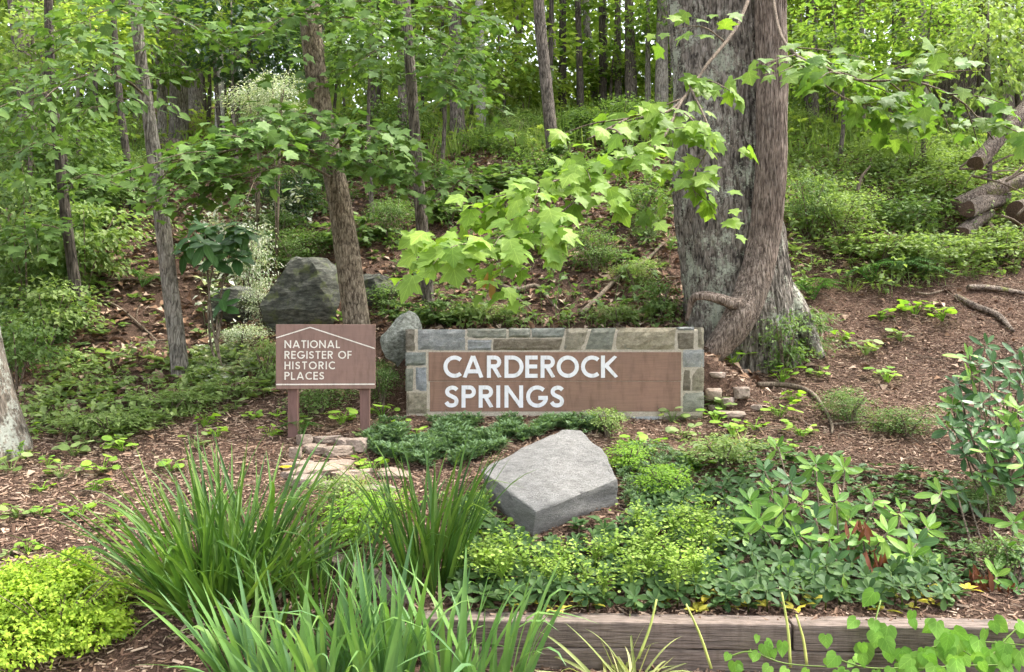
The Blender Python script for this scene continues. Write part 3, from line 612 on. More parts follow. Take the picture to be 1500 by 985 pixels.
LM_OVAL = leafmesh(L_OVAL, 'leaf', M['rhodo']); LM_LANCE = leafmesh(L_LANCE, 'leaf', M['rhodo']); LM_HEART = leafmesh(L_HEART, 'leaf', M['vine']); LM_ROUND = leafmesh(L_ROUND, 'leaf', M['weed'])
def spray(parent, rootloc, pts, r0, nleaf, size, mat, meshes, woodmat='twig', jit=.12, droop=.45, side=.14, name='branch', twigs=6, face=.5, start=.25, solo=.58):
    """a leafy branch: wood along pts (world), side twigs, leaves held out either side with their faces up and to the light"""
    pts = [np.array(tuple(p)) for p in pts]; L = catmull(pts, 60); parts = [tube(pts, np.linspace(r0, r0 * .25, len(pts)), 24, 6)]
    axes = [(L, 1.0)]
    for k in range(twigs):
        i = int((start + (1 - start) * (k + .5) / twigs * .95) * 58); d = nrm(L[i + 1] - L[i]); sgn = 1 if k % 2 else -1
        sv = nrm(np.cross(d, [0, 0, 1.0])) * sgn; ln = side * (1.6 + rng.random()) ; e = L[i] + (d * .7 + sv * .8 + np.array([0, 0, rng.uniform(-.35, .1)])) * ln * 1.6
        mid = (L[i] + e) / 2 + np.array([0, 0, .03]); parts.append(tube([L[i], mid, e], [r0 * .35, r0 * .25, r0 * .12], 6, 5)); axes.append((catmull([L[i], mid, e], 20), .5))
    V, T, _ = join(parts); b = add(name, mk(name, V - np.array(rootloc), T, None, True), M[woodmat], parent)
    wts = np.array([1.0 * 1.4] + [.9] * (len(axes) - 1)); wts /= wts.sum(); ax = rng.choice(len(axes), nleaf, p=wts); pos, tip = [], []
    for q in ax:
        Lq, s = axes[q]; lo = int(len(Lq) * (start if q == 0 else .15)); i = rng.integers(lo, len(Lq) - 1); d = nrm(Lq[i + 1] - Lq[i]); sv = nrm(np.cross(d, [0, 0, 1.0])) * rng.choice([-1, 1])
        p = Lq[i] + sv * rng.uniform(.01, jit) + d * rng.normal(0, .03) + np.array([0, 0, rng.normal(0, jit * .35)])
        pos.append(p); tip.append(sv * .7 + d * .55 + np.array([0, 0, -droop]) + rng.normal(size=3) * .3)
    pos = np.array(pos); tip = np.array(tip); nzv = np.array([0, -face, 1.0]) + rng.normal(size=(nleaf, 3)) * .28
    sz_ = np.sort(size * rng.uniform(.62, 1.2, nleaf))[::-1]; k = int(nleaf * solo); vm = M.get({'bright_maple_leaf': 'maple_v', 'maple_leaf': 'maple_dark_v', 'mid_maple_leaf': 'maple_mid_v'}.get(mat.name, ''), mat)
    leaves_on(b, rootloc, pos[:k], tip[:k], nzv[:k], sz_[:k], vm, meshes)
    tm = L_OVAL if meshes is LM_OVAL else L_MAPLE; V, T, r_ = scatter(*tm, pos[k:] - np.array(rootloc), frames(tip[k:], nzv[k:]), sz_[k:]); add('small_leaves', mk('small_leaves', V, T, r_, True), mat, b, kind='stuff'); return b

# the great two-stemmed tree
def big_tree():
    D = 9.65; b = P(1086, 505, D); b.z = gz(b.x, D); r = root('great_tree', 'huge furrowed double-stemmed tree right behind the stone sign', 'tree', b)
    pp = [P(1086, 545, D), P(1082, 490, D), P(1078, 430, D), P(1070, 330, D), P(1058, 200, D), P(1048, 0, D), P(1040, -250, D), P(1038, -600, D)]; rad = [.66, .635, .62, .595, .565, .535, .5, .42]
    trunk(r, pp, rad, 'bark_big', rings=330, seg=330, fur=.062, fk=20, fh=2.6, lump=.12, seed=3)
    ds = 8.98; st = [P(1032, 532, 8.7), P(1055, 505, 8.72), P(1082, 468, 8.78), P(1104, 415, 8.9), P(1120, 345, ds), P(1128, 250, ds), P(1130, 120, ds), P(1128, 0, ds), P(1126, -200, ds), P(1130, -560, 9.0)]
    trunk(r, st, [.09, .135, .165, .168, .165, .162, .160, .158, .15, .13], 'bark_stem', 'stem', rings=220, seg=120, fur=.085, fk=13, fh=1.6, lump=.12, seed=8)
    trunk(r, [P(1104, 422, 8.9), P(1084, 446, 8.72), P(1052, 438, 8.66), P(1028, 434, 8.68), P(1014, 440, 8.75), P(1006, 470, 8.8)], [.085, .07, .055, .048, .04, .02], 'bark_stem', 'root', rings=40, seg=20, fur=.06, fk=8, lump=.3, seed=5)
    trunk(r, [P(1125, 400, 9.55), P(1160, 445, 9.4), P(1185, 490, 9.2), P(1205, 525, 9.0)], [.16, .14, .09, .03], 'bark_big', 'root', rings=24, seg=24, fur=.05, fk=8, lump=.3, seed=25)
    rl = b
    # low leafy branch sweeping down and forward to the left
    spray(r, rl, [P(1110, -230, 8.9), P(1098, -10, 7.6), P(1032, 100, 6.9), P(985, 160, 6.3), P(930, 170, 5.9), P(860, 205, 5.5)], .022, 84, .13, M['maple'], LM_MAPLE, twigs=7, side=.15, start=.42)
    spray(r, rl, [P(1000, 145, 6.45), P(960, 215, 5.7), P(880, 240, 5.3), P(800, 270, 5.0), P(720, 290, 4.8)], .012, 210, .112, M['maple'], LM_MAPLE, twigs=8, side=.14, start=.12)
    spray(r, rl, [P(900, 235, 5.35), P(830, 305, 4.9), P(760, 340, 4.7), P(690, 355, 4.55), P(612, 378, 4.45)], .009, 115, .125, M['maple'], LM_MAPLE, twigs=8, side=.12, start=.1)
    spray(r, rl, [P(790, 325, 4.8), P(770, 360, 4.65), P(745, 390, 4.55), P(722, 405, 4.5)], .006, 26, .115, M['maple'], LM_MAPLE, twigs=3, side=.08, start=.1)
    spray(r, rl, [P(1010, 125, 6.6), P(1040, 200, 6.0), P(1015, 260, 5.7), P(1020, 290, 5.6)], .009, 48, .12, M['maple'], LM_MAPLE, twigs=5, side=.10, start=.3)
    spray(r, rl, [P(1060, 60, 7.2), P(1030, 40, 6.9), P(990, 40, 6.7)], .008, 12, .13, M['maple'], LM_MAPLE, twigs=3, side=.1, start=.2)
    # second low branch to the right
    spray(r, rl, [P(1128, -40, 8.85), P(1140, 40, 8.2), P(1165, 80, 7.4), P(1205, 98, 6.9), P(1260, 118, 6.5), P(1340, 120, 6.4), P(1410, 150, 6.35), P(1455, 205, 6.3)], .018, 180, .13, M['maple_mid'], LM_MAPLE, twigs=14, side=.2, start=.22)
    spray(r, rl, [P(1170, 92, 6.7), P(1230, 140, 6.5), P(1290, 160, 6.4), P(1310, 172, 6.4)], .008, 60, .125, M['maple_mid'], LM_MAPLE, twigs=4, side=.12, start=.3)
    # withered leaf at the tip
    dl = np.array([tuple(P(722, 406, 4.52)), tuple(P(715, 398, 4.52))]); leaves_on(r, rl, dl, np.array([[-.1, 0, -1.], [-.3, 0, -1.]]), np.array([[.2, -1, .2], [.5, -1, 0]]), np.array([.13, .10]), M_DEAD, [LM_LANCE[0]], 'withered_leaf')
M_DEAD = leafmat('withered_tan_leaf', [(.45, .26, .08), (.5, .3, .1)], .2)

def make_crowns():
    global CROWNS
    CROWNS = [foliage_mesh('crown', 5200, 1, 1, .9, L_LOW, .055, 46, flat=.35, spread=.24) for _ in range(4)]
make_crowns()
def crown_over(parent, c, rad, mat, tall=1.0):
    me = CROWNS[rng.integers(0, len(CROWNS))]; a = rng.uniform(0, 6.28); cz = Matrix.Translation(Vector(c) - parent.location) @ Matrix.Rotation(a, 4, 'Z') @ Matrix.Diagonal((rad, rad, rad * tall, 1))
    return add('crown', me, M[mat], parent, cz)
big_tree()

def tree(name, label, pts, w, mat, base=None, d=None, group=None, rings=60, seg=20, fur=.04, crown=None, flare=1.35, cmat='far', lean_d=0.0, up=1.0):
    """pts: photo points from the foot upwards; w: widths there in photo pixels; the tree stands on the ground under its foot"""
    g = G(*pts[0]) if d is None else P(pts[0][0], pts[0][1], d); D = g.y; k = F / D
    foot = Vector((g.x, D, gz(g.x, D))); r = root(name, label, 'tree', foot, group); path = [P(x, y, D) for x, y in pts]; rad = [q / k / 2 for q in w]
    if d is not None and path[0].z > foot.z: path.insert(0, Vector((path[0].x, D, foot.z))); rad.insert(0, rad[0] * 1.1)
    path.insert(0, path[0] - Vector((0, 0, .15))); rad.insert(0, rad[0] * flare)
    e = path[-1] + (path[-1] - path[-2]).normalized() * 3.0 * up; path.append(e); rad.append(rad[-1] * .9)
    e2 = e + Vector((0, 0, 3.5 * up)); path.append(e2); rad.append(rad[-1] * .6)
    trunk(r, path, rad, mat, rings=rings, seg=seg, fur=fur, fk=9, fh=1.5, lump=.12, seed=rng.uniform(0, 50))
    if crown: crown_over(r, e2 - Vector((0, 0, crown * .4)), crown, cmat)
    return r
t_edge = tree('edge_tree', 'pale lichened trunk flaring to its foot at the left edge, beside the mulch', [(-18, 662), (-24, 610), (-34, 540), (-48, 440), (-60, 300), (-70, 100), (-80, -60)], [120, 100, 84, 74, 70, 66, 62], 'bark_lich', seg=40, rings=90, flare=1.25)
t_slim = tree('slim_tree', 'slim straight grey trunk left of the large-leaved sapling, full height of the view', [(264, 548), (250, 430), (236, 310), (222, 200), (208, 100), (197, 0), (190, -80)], [26, 22, 20, 19, 17, 16, 15], 'bark_grey', seg=24, rings=110)
t_tan = tree('tan_tree', 'tan flaky trunk rising behind the register sign with a spreading maple bough', [(527, 512), (523, 470), (512, 390), (498, 300), (481, 210), (463, 110), (453, 0), (449, -80)], [44, 38, 36, 32, 30, 30, 29, 28], 'bark_tan', seg=32, rings=110, fur=.06)
t_slender = tree('slender_tree', 'slender brown trunk between the tan trunk and the stone sign', [(628, 452), (622, 380), (612, 250), (602, 120), (594, 0), (590, -60)], [20, 18, 17, 16, 14, 13], 'bark_brown', rings=80)
t_crest = tree('crest_tree', 'straight brown trunk on the crest above the stone sign left end', [(671, 207), (668, 120), (665, 0), (664, -60)], [26, 18, 17, 16], 'bark_brown')
tree('crooked_tree', 'gently bending brown trunk on the slope above the middle of the sign', [(813, 246), (806, 180), (799, 110), (791, 30), (786, -50)], [21, 18, 17, 16, 15], 'bark_brown')
tree('crest_tree', 'thin greyish trunk on the crest right of the bending trunk', [(874, 172), (868, 110), (860, 40), (856, -40)], [13, 11, 11, 10], 'bark_grey')
t_left = tree('left_tree', 'narrow dark trunk rising out of the light green shrubs at left', [(118, 475), (108, 400), (96, 310), (83, 190), (74, 100), (70, -20)], [18, 15, 14, 13, 12, 11], 'bark_dark', rings=80)
tree('left_tree', 'thin dark sapling trunk left of the slim grey trunk', [(198, 328), (189, 255), (178, 170), (170, 80), (163, -20)], [13, 11, 10, 9, 8], 'bark_dark')
tree('big_right_tree', 'thick rough-barked trunk at upper right beyond the right-hand maple branch', [(1408, 200), (1404, 140), (1399, 60), (1396, -20)], [86, 64, 58, 54], 'bark_brown', seg=44, rings=90, fur=.08)
B_ = [('grey trunk in the far wood, right of the slim grey trunk', [(288, 168), (284, 80), (281, -20)], [25, 21, 19], 'bark_grey', None),
      ('pale thin trunk in the far wood left of the dark evergreen', [(322, 140), (321, 60), (320, -20)], [13, 11, 10], 'bark_pale', 24),
      ('thin grey leaning trunk beside the slim grey trunk in the far wood', [(237, 150), (231, 70), (224, -10)], [12, 10, 9], 'bark_grey', 24),
      ('broad grey trunk just right of the slim grey trunk, far behind', [(262, 140), (259, 60), (256, -20)], [26, 23, 21], 'bark_grey', 26),
      ('broad grey-brown trunk near the upper left corner', [(48, 190), (40, 110), (32, 40), (26, -20)], [36, 32, 30, 29], 'bark_brown', 15),
      ('thin brown trunk near the upper left corner, right of the broad one', [(70, 120), (66, 50), (62, -20)], [18, 14, 12], 'bark_brown', 22),
      ('white birch-like trunk in the far wood above the sign left half', [(704, 150), (703, 70), (701, -20)], [15, 13, 12], 'bark_pale', 24),
      ('dark straight trunk high in the far wood above the sign middle', [(824, 120), (824, 50), (825, -20)], [12, 11, 10], 'bark_dark', 28),
      ('dark trunk beside the thin greyish crest trunk', [(850, 130), (848, 60), (846, -20)], [11, 9, 9], 'bark_dark', 25),
      ('pale speckled trunk close against the left side of the great tree', [(969, 125), (970, 60), (972, -20)], [19, 17, 16], 'bark_grey', 22),
      ('brown trunk directly behind the slender brown trunk', [(590, 205), (589, 120), (588, -20)], [15, 13, 12], 'bark_brown', 17),
      ('very thin stem left of the crest trunk in the sunlit grass', [(652, 197), (649, 120), (648, 40)], [7, 6, 5], 'bark_brown', 19),
      ('very thin stem right of the crest trunk in the sunlit grass', [(689, 190), (692, 110), (694, -10)], [6, 5, 5], 'bark_brown', 19),
      ('dark trunk in the far wood above the maple branch, left', [(883, 120), (882, 40), (882, -20)], [12, 10, 10], 'bark_dark', 28),
      ('brown trunk in the far wood above the maple branch, middle', [(906, 120), (905, 40), (905, -20)], [11, 9, 9], 'bark_brown', 28),
      ('brown trunk pair in the far wood above the maple branch, right', [(924, 125), (922, 40), (921, -20)], [17, 14, 13], 'bark_brown', 26),
      ('thin pale stem in the far wood beside the pale speckled trunk', [(949, 120), (949, 40), (950, -20)], [8, 6, 6], 'bark_grey', 25),
      ('brown trunk just right of the great tree in the far wood', [(1192, 130), (1192, 60), (1193, -20)], [14, 12, 12], 'bark_brown', 24),
      ('thin pale trunk midway between the great tree and the rough trunk', [(1263, 130), (1263, 60), (1262, -20)], [9, 7, 7], 'bark_grey', 23),
      ('broad brown trunk far behind, left of the rough-barked trunk', [(1322, 150), (1320, 60), (1318, -20)], [28, 24, 22], 'bark_brown', 25),
      ('pale brown trunk touching the left side of the rough-barked trunk', [(1352, 180), (1351, 90), (1349, -20)], [18, 15, 14], 'bark_grey', 18),
      ('dark trunk right of the rough-barked trunk', [(1437, 160), (1437, 80), (1436, -20)], [13, 11, 10], 'bark_dark', 24),
      ('dark brown trunk near the upper right corner', [(1474, 170), (1475, 80), (1478, -20)], [20, 17, 15], 'bark_brown', 24),
      ('grey trunk left of the tan trunk behind the evergreen shrub', [(345, 110), (342, 50), (338, -20)], [13, 11, 10], 'bark_brown', 27),
      ('thin dark stem at the upper left between broad and slim trunks', [(141, 200), (139, 100), (137, -20)], [8, 7, 7], 'bark_dark', 20),
      ('dark thin trunk in the far wood right of the tan trunk', [(548, 190), (545, 100), (543, -20)], [9, 8, 8], 'bark_dark', 22),
      ('brown thin trunk above the bending trunk in bright foliage', [(760, 150), (757, 70), (755, -20)], [9, 8, 7], 'bark_brown', 29)]
for lab, pts, wd, mt, d in B_:
    if d and d > 19: d = 17.2 + (d - 19) * .32
    tree('woodland_tree', lab, pts, wd, mt, d=d, rings=40, seg=14, crown=3.0 if rng.random() < .12 else None, cmat='far2' if rng.random() < .5 else 'far')

rq = np.random.default_rng(77)
for i in range(34):
    px = rq.uniform(5, 1495); d = rq.uniform(17.5, 27)
    if 960 < px < 1170: continue
    wd = rq.uniform(.05, .17) * F / d; tree('thin_tree', 'thin straight trunk standing in the far wood beyond the crest', [(px, 170), (px + rq.uniform(-6, 6), 80), (px + rq.uniform(-12, 12), -20)], [wd * 1.1, wd, wd * .9], ['bark_brown', 'bark_grey', 'bark_dark', 'bark_grey'][i % 4], d=d, rings=24, seg=10, group='thin trunks of the far wood')
# boughs with separate leaves
def bough(tr, *a, **k): return spray(tr, tr.location, *a, **k)
dm = t_tan.location.y
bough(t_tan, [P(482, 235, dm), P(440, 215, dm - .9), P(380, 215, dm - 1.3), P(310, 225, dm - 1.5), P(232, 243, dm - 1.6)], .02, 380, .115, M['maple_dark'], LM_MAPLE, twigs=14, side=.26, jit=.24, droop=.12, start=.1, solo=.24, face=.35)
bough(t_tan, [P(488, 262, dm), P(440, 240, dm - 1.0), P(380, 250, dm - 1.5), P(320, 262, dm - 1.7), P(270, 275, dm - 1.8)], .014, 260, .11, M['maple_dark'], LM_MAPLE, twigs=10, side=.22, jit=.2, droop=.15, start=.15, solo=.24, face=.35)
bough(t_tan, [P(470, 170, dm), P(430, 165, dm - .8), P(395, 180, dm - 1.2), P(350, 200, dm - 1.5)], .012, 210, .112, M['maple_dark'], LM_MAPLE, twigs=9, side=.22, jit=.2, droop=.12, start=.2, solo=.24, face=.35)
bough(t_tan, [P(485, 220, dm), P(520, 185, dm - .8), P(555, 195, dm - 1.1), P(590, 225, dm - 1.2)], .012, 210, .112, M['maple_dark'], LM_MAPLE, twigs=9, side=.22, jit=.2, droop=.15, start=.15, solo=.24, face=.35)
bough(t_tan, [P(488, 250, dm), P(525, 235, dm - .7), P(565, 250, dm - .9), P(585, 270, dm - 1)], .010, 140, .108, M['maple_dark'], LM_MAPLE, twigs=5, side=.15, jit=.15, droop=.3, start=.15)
ds_ = t_slim.location.y
bough(t_slim, [P(212, 140, ds_), P(180, 115, ds_ - .6), P(130, 110, ds_ - 1.0), P(80, 130, ds_ - 1.2), P(35, 150, ds_ - 1.3)], .014, 260, .125, M['maple_dark'], LM_OVAL, twigs=10, side=.2, jit=.16, droop=.25, start=.12)
bough(t_slim, [P(214, 155, ds_), P(185, 145, ds_ - .7), P(150, 155, ds_ - 1.0), P(110, 165, ds_ - 1.2)], .010, 150, .12, M['maple_dark'], LM_OVAL, twigs=6, side=.16, jit=.14, droop=.3, start=.15)
bough(t_slim, [P(206, 85, ds_), P(215, 70, ds_ - .4), P(232, 78, ds_ - .6)], .006, 26, .115, M['maple_dark'], LM_OVAL, twigs=2, side=.1, jit=.08, droop=.3, start=.3)

dn = t_slender.location.y
for tr, pts in [(t_tan, [(454, 15), (420, 25), (375, 55)]), (t_tan, [(458, 45), (505, 25), (565, 42)]), (t_tan, [(456, 30), (470, 10), (500, -5)]), (t_slender, [(599, 65), (560, 70), (515, 100)]), (t_slender, [(598, 50), (640, 60), (690, 92)]), (t_slender, [(604, 112), (650, 118), (688, 145)]), (t_slender, [(596, 20), (640, 10), (720, 30)]),
                (t_left, [(76, 115), (40, 110), (5, 135)]), (t_left, [(74, 80), (110, 60), (150, 70)]), (t_left, [(86, 215), (50, 210), (10, 235)]), (t_left, [(92, 270), (140, 255), (175, 275)]), (t_slim, [(200, 25), (160, 15), (110, 40)]), (t_slim, [(201, 35), (240, 20), (285, 40)]), (t_crest, [(667, 90), (700, 70), (760, 80)]), (t_crest, [(667, 70), (640, 40), (600, 30)]), (t_slender, [(614, 285), (655, 262), (700, 275)]), (t_left, [(100, 340), (60, 330), (20, 355)])]:
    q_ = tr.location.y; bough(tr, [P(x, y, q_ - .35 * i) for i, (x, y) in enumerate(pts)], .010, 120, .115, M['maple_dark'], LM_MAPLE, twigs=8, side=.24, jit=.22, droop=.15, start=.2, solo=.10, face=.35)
# the wood beyond the crest: young trees, each with its own crown
def far_wood():
    n = 0
    rr = np.random.default_rng(21)
    spots = []
    for ring_d, cnt in ((19.5, 13), (23, 15), (28, 16), (35, 13), (42, 11)):
        for i in range(cnt): spots.append((((i + rr.uniform(.1, .9)) / cnt * 2 - 1) * .70 * ring_d, ring_d + rr.uniform(-2, 2)))
    for x, y in spots:
        z = gz(x, y); h = rr.uniform(1.8, 7.5) + (y - 20) * .14; rad = rr.uniform(1.5, 2.6) + (y - 20) * .045
        wz = ' left of the tan trunk' if x / y < -.22 else ' between the tan trunk and the great tree' if x / y < .22 else ' right of the great tree'
        lab = ('leafy young tree just beyond the crest' if y < 31 else 'bright tree deep in the far wood') + wz
        r = root('young_tree', lab, 'tree', (x, y, z), ('young trees just beyond the crest' if y < 31 else 'trees deep in the wood') + wz)
        add('trunk', tube_mesh('trunk', [(0, 0, -.2), (rr.uniform(-.2, .2), 0, h * .5), (rr.uniform(-.3, .3), 0, h + rad)], [.07, .05, .02], rings=8, seg=6), M['bark_dark'], r)
        for k in range(2 if y > 27 else 1):
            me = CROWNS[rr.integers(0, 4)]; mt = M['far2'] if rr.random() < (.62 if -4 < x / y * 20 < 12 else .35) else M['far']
            add('crown', me, mt, r, Matrix.Translation((rr.uniform(-.6, .6), rr.uniform(-.5, .5), max(0.2, h - rad * .6) + k * rad * 1.3)) @ Matrix.Rotation(rr.uniform(0, 6), 4, 'Z') @ Matrix.Diagonal((rad, rad, rad * rr.uniform(.7, 1.1), 1)))
    # the mass of leaves closing the view
    N = 60000; y = rr.uniform(46, 60, N); x = rr.uniform(-.78, .78, N) * y; z = H(x, y) + rr.uniform(0, 1, N) ** 1.3 * 26
    keep = np.array([mn.noise(Vector((a * .22, b * .12, c * .22))) for a, b, c in zip(x, y, z)]) > -.16
    pos = np.stack([x, y, z], 1)[keep]; n = len(pos)
    V, T, r_ = scatter(*L_LOW, pos, frames(rdir(n) + np.array([0, 0, -.4]), rdir(n) + np.array([0, -.3, .8])), rr.uniform(.5, 1.0, n))
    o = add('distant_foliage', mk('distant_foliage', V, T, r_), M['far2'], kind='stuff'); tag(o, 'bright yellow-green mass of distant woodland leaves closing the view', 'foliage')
far_wood()

# nearer young trees whose leaves hang into the top of the view
def near_young():
    rr = np.random.default_rng(5)
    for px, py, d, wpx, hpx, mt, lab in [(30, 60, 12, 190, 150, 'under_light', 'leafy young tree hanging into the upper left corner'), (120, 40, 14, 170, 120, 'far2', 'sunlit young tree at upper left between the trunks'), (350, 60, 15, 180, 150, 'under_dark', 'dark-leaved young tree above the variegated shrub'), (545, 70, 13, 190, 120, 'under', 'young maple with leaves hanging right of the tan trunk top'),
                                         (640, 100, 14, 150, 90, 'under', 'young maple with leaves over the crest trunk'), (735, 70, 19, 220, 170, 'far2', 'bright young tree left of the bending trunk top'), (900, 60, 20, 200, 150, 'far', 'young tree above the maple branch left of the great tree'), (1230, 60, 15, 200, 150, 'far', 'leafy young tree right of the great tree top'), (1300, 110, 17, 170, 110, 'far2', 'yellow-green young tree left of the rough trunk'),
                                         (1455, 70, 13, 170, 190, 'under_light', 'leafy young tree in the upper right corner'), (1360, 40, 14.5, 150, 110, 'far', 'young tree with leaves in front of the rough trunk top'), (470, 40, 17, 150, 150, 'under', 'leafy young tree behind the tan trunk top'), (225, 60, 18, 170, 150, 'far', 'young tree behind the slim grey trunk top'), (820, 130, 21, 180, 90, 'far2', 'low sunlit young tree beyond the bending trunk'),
                                         (90, 210, 12.5, 200, 130, 'under', 'low spreading young tree beneath the upper left branch')]:
        c = P(px, py, d); z = gz(c.x, d); r = root('young_tree', lab, 'tree', (c.x, d, z)); k = F / d; rx, rz = wpx / k / 2, hpx / k / 2; h = c.z - z
        add('trunk', tube_mesh('trunk', [(0, .1, -.2), (rr.uniform(-.15, .15), .1, h * .5), (rr.uniform(-.2, .2), .1, h + rz * .8)], [.045, .035, .012], rings=10, seg=7), M['bark_brown'], r)
        add('crown', NEARC[rr.integers(0, 3)], M[mt], r, Matrix.Translation((0, .1, h - rz)) @ Matrix.Rotation(rr.uniform(0, 6), 4, 'Z') @ Matrix.Diagonal((rx * 1.1, rx, rz * 1.2, 1)))
NEARC = [foliage_mesh('crown', 1500, 1, 1, .9, L_LOW, .115, 30, flat=.25, spread=.24) for _ in range(3)]
near_young()

# ------------------------------------------------------------------ understory shrubs
def shrub_meshes():
    S = {}
    S['broad'] = [foliage_mesh('foliage', 1500, 1, .8, .8, L_LOW, .115, 20, flat=.3, spread=.34, shell=.35) for _ in range(3)]
    S['fine'] = [foliage_mesh('foliage', 3400, 1, .8, .8, L_LOW, .07, 24, flat=.4, spread=.32, shell=.35) for _ in range(3)]
    S['narrow'] = [foliage_mesh('foliage', 2200, 1, .8, .8, L_LOWN, .15, 20, flat=.4, spread=.34, shell=.35) for _ in range(2)]
    S['maple'] = [foliage_mesh('foliage', 620, 1, .8, .7, L_MAPLE, .17, 18, flat=.22, spread=.28) for _ in range(2)]
    return S
SM = shrub_meshes()
def shrub(label, px, py, wpx, hpx, style, mat, group=None, name='shrub', d=None, cat='shrub'):
    g = G(px, py) if d is None else Vector((P(px, py, d).x, d, gz(P(px, py, d).x, d))); k = F / g.y; rx, rz = wpx / k / 2, hpx / k / 2
    r = root(name, label, cat, g, group); me = SM[style][rng.integers(0, len(SM[style]))]
    zl = max(.0, rz * .05) if d is None else max(0, P(px, py, d).z - g.z)
    add('foliage', me, M[mat], r, Matrix.Translation((0, rx * .2, zl)) @ Matrix.Rotation(rng.uniform(0, 6.28), 4, 'Z') @ Matrix.Diagonal((rx * 1.05, rx * 1.05, rz * 1.15, 1)))
    st = []
    for _ in range(4):
        a = rng.uniform(0, 6.28); st.append(tube([(0, 0, -.05), (math.cos(a) * rx * .2, math.sin(a) * rx * .2, zl + rz * .6), (math.cos(a) * rx * .5, math.sin(a) * rx * .5, zl + rz * 1.3)], [.014, .010, .004], 7, 5))
    V, T, _ = join(st); add('stems', mk('stems', V, T, None, True), M['twig'], r); return r
